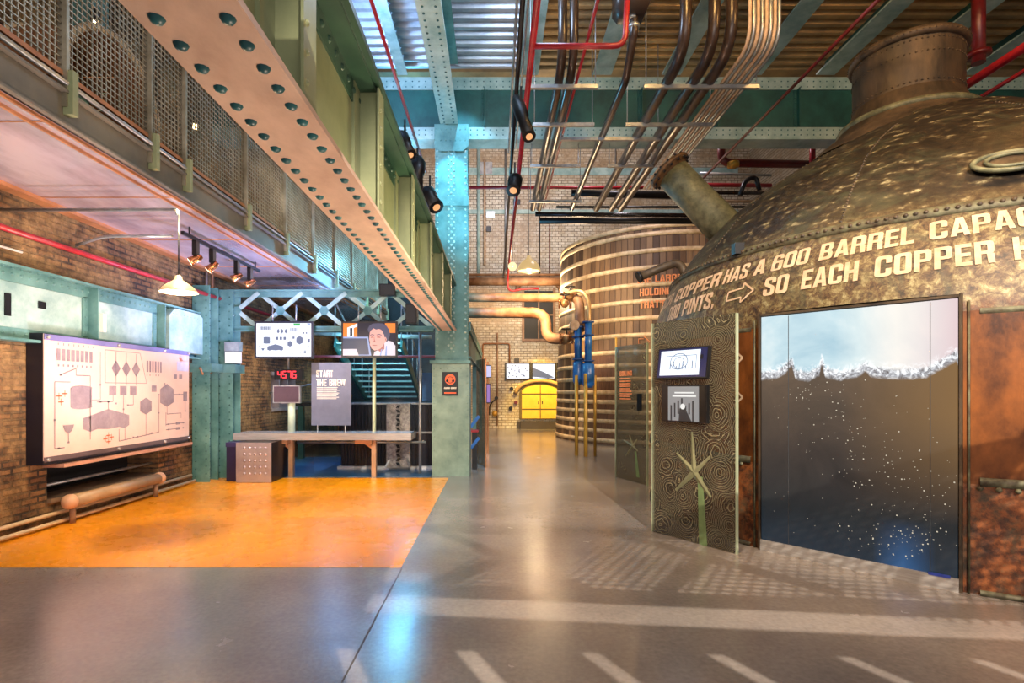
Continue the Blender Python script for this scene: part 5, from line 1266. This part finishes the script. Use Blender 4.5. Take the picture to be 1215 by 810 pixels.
# kettle
light('SPOT',(.9,3.2,6.6),(4.0,5.2,2.6),480,WARM,.12,75)
light('SPOT',(3.2,1.2,5.8),(4.6,4.4,1.6),330,(255,204,150),.12,70)
light('SPOT',(2.6,8.6,2.9),(3.3,7.6,1.6),60,AMB,.05,120)
light('SPOT',(2.4,3.0,7.0),(5.4,6.6,5.2),200,(255,214,170),.15,60)
# column + blue zone
light('SPOT',(-.3,7.6,5.0),(-.82,10.0,4.9),180,CYAN,.04,34)
light('SPOT',(.7,10.2,2.6),(-.48,10.3,1.0),50,CYAN,.05,60)
light('SPOT',(-.82,9.5,6.35),(-.82,10.0,4.6),170,CYAN,.03,70)
light('SPOT',(-.5,8.6,7.4),(-.82,10,5.6),150,CYAN,.05,60)
light('SPOT',(.1,9.2,3.2),(-.72,10,5.4),160,CYAN,.05,60)
light('SPOT',(-3.0,8.9,5.9),(-2.9,10.0,3.0),90,CYAN,.1,90)
light('POINT',(-2.4,14.0,4.8),None,240,CYAN,.2)
light('SPOT',(-2.9,11.2,2.6),(-3.0,14.6,2.0),420,(150,226,255),.1,80)
light('SPOT',(-3.4,10.6,2.6),(-5.25,11.2,1.2),220,(255,220,170),.1,80)
light('POINT',(-3.4,11.6,3.6),None,70,(120,180,255),.5)
light('SPOT',(-2.3,13.2,4.6),(-2.3,10.2,.1),260,(90,170,255),.35,80)
light('SPOT',(-2.2,7.4,6.6),(-1.4,9.2,7.6),260,(150,200,255),.2,120)
# left bay
light('SPOT',(-4.03,7.5,3.3),(-5.0,7.0,2.1),40,(255,226,190),.04,62)
light('SPOT',(-4.03,8.5,3.3),(-4.9,8.9,2.6),18,(200,236,255),.04,110)
light('SPOT',(-4.0,6.2,3.3),(-4.9,6.5,2.8),10,(226,240,255),.05,120)
light('POINT',at(212,352,5.7)-V(0,0,.1),None,55,WARM,.06)
light('SPOT',(-3.2,5.6,3.6),(-2.8,7.5,0),330,(255,232,180),.08,100)
light('SPOT',(-3.4,8.7,3.4),(-3.3,9.8,.8),260,(240,228,238),.06,80)
light('SPOT',(-2.2,6.0,.25),(-4.2,7.5,3.74),160,(255,226,214),.3,130)
light('SPOT',(-4.4,6.5,5.7),(-5.25,7.5,4.8),45,WARM,.1,130)
# daylight from the open glazed end of the hall behind the camera
light('AREA',(1.0,-3.5,4.6),(0.5,6,3.0),240,(255,244,232),7,sy=4)
light('POINT',(2.2,5.0,7.3),None,150,(255,200,120),.3)
light('POINT',(5.4,4.0,7.2),None,150,(255,190,110),.3)
light('POINT',(.2,6.8,6.9),None,90,(190,220,255),.3)
# added uplights without fixtures, brightening the girder and soffit
light('SPOT',(-.2,3.2,.6),(-.9,3.6,2.68),120,(255,226,200),.2,150)
light('SPOT',(-.2,7.0,.6),(-.9,7.2,2.68),120,(255,226,200),.2,150)
light('SPOT',(-3.0,4.5,1.2),(-4.5,6.0,3.74),150,(255,226,220),.2,140)
light('SPOT',(-3.2,8.6,2.2),(-4.3,9.0,3.74),240,(176,186,255),.15,140)
light('SPOT',(-3.4,6.2,1.0),(-4.4,7.4,3.74),120,(236,222,240),.15,140)
light('SPOT',(.3,4.5,2.2),(-.88,4.6,3.2),70,(255,240,190),.15,140)
light('SPOT',(1.1,8.0,3.2),(2.4,9.4,1.2),120,WARM,.08,70)  # added spot with no fixture, brightens the far etched panel
# added spot behind the camera, throwing floor stripes through the unseen slotted frame
LP=V(2.2,-3.6,6.6)
light('SPOT',LP,(2.2,4.4,0),4600,(255,240,220),.012,52,.25)
FB=thing('shadow_frame','unseen slotted steel frame with grating, added behind the viewpoint to cast floor shadows','shadow_frame',(2,-.8,4.2))  # added out of view, its openings shaped to shadow the floor
kq=.36
def fq(X,Y): return LP+(V(X,Y,0)-LP)*kq
def plate(pts,name,mt=TEAL_D):
    m=MB(); q_=[fq(*p) for p in pts]; m.poly(q_); m.poly([p+V(0,0,.03) for p in q_][::-1])
    for a_,b_ in zip(q_,q_[1:]+q_[:1]): m.quad(a_,b_,b_+V(0,0,.03),a_+V(0,0,.03))
    return m.build(name,mt,FB)
def fbar2(p,q_,w):
    d_=V(q_[0]-p[0],q_[1]-p[1],0).normalized(); n_=V(-d_.y,d_.x,0)*w/2
    plate([(p[0]-n_.x,p[1]-n_.y),(q_[0]-n_.x,q_[1]-n_.y),(q_[0]+n_.x,q_[1]+n_.y),(p[0]+n_.x,p[1]+n_.y)],'shadow_bar')
yl=lambda X: 3.69-.105*X
plate([(-5,-1),(9,-1),(9,2.3),(-5,2.3)],'deck_plate')
plate([(-6,2.3),(-.95+.46,2.3),(-.95-.04,3.33),(-.95,yl(0)),(-.95,6.6),(-6,6.6)],'deck_plate')
for k in range(-2,11):
    g0=.53+.74*k; g1=g0+.74
    plate([(g0+.58,2.3),(g1+.45,2.3),(g1-.06,3.33),(g0+.07,3.33)],'shadow_slat')
plate([(-1,3.33),(9,3.0),(9,yl(9)),(-1,yl(-1))],'edge_strip')
fbar2((-5,yl(-5)+.52),(8,yl(8)+.52),.2)
fbar2((-5,yl(-5)+2.4),(8,yl(8)+2.4),.24)
for k in range(-2,5):
    fbar2((-.6+1.9*k,yl(0)+.5),(.8+1.9*k,yl(0)+2.3),.12); fbar2((.8+1.9*k,yl(0)+.5),(-.6+1.9*k,yl(0)+2.3),.12)
yl=lambda X: 3.8-.19*X
m=MB()
for k in range(44):
    a_=fq(-.6+k*.11,yl(0)+.6-.02*k); b_=fq(.5+k*.11,yl(0)+2.4-.02*k); m.bar(a_,b_,.007,.007)
for k in range(22):
    a_=fq(-.6,yl(0)+.65+k*.1); b_=fq(4.3,yl(0)-.1+k*.1); m.bar(a_,b_,.007,.007)
m.build('mesh_panel',WIRE,FB)
# ================================================================== camera
cam=bpy.data.cameras.new('camera'); co=bpy.data.objects.new('camera',cam); COL.objects.link(co)
co.location=(0,0,EYE); co.rotation_euler=(PI/2,0,0); cam.sensor_width=36; cam.lens=F*36/1215
cam.shift_x=(607.5-CX)/1215; cam.shift_y=(CY-405)/1215; cam.clip_start=.05; cam.clip_end=100
S.camera=co
S.view_settings.view_transform='Standard'; S.view_settings.look='None'; S.view_settings.exposure=.62; S.view_settings.gamma=1
S.view_settings.use_curve_mapping=False
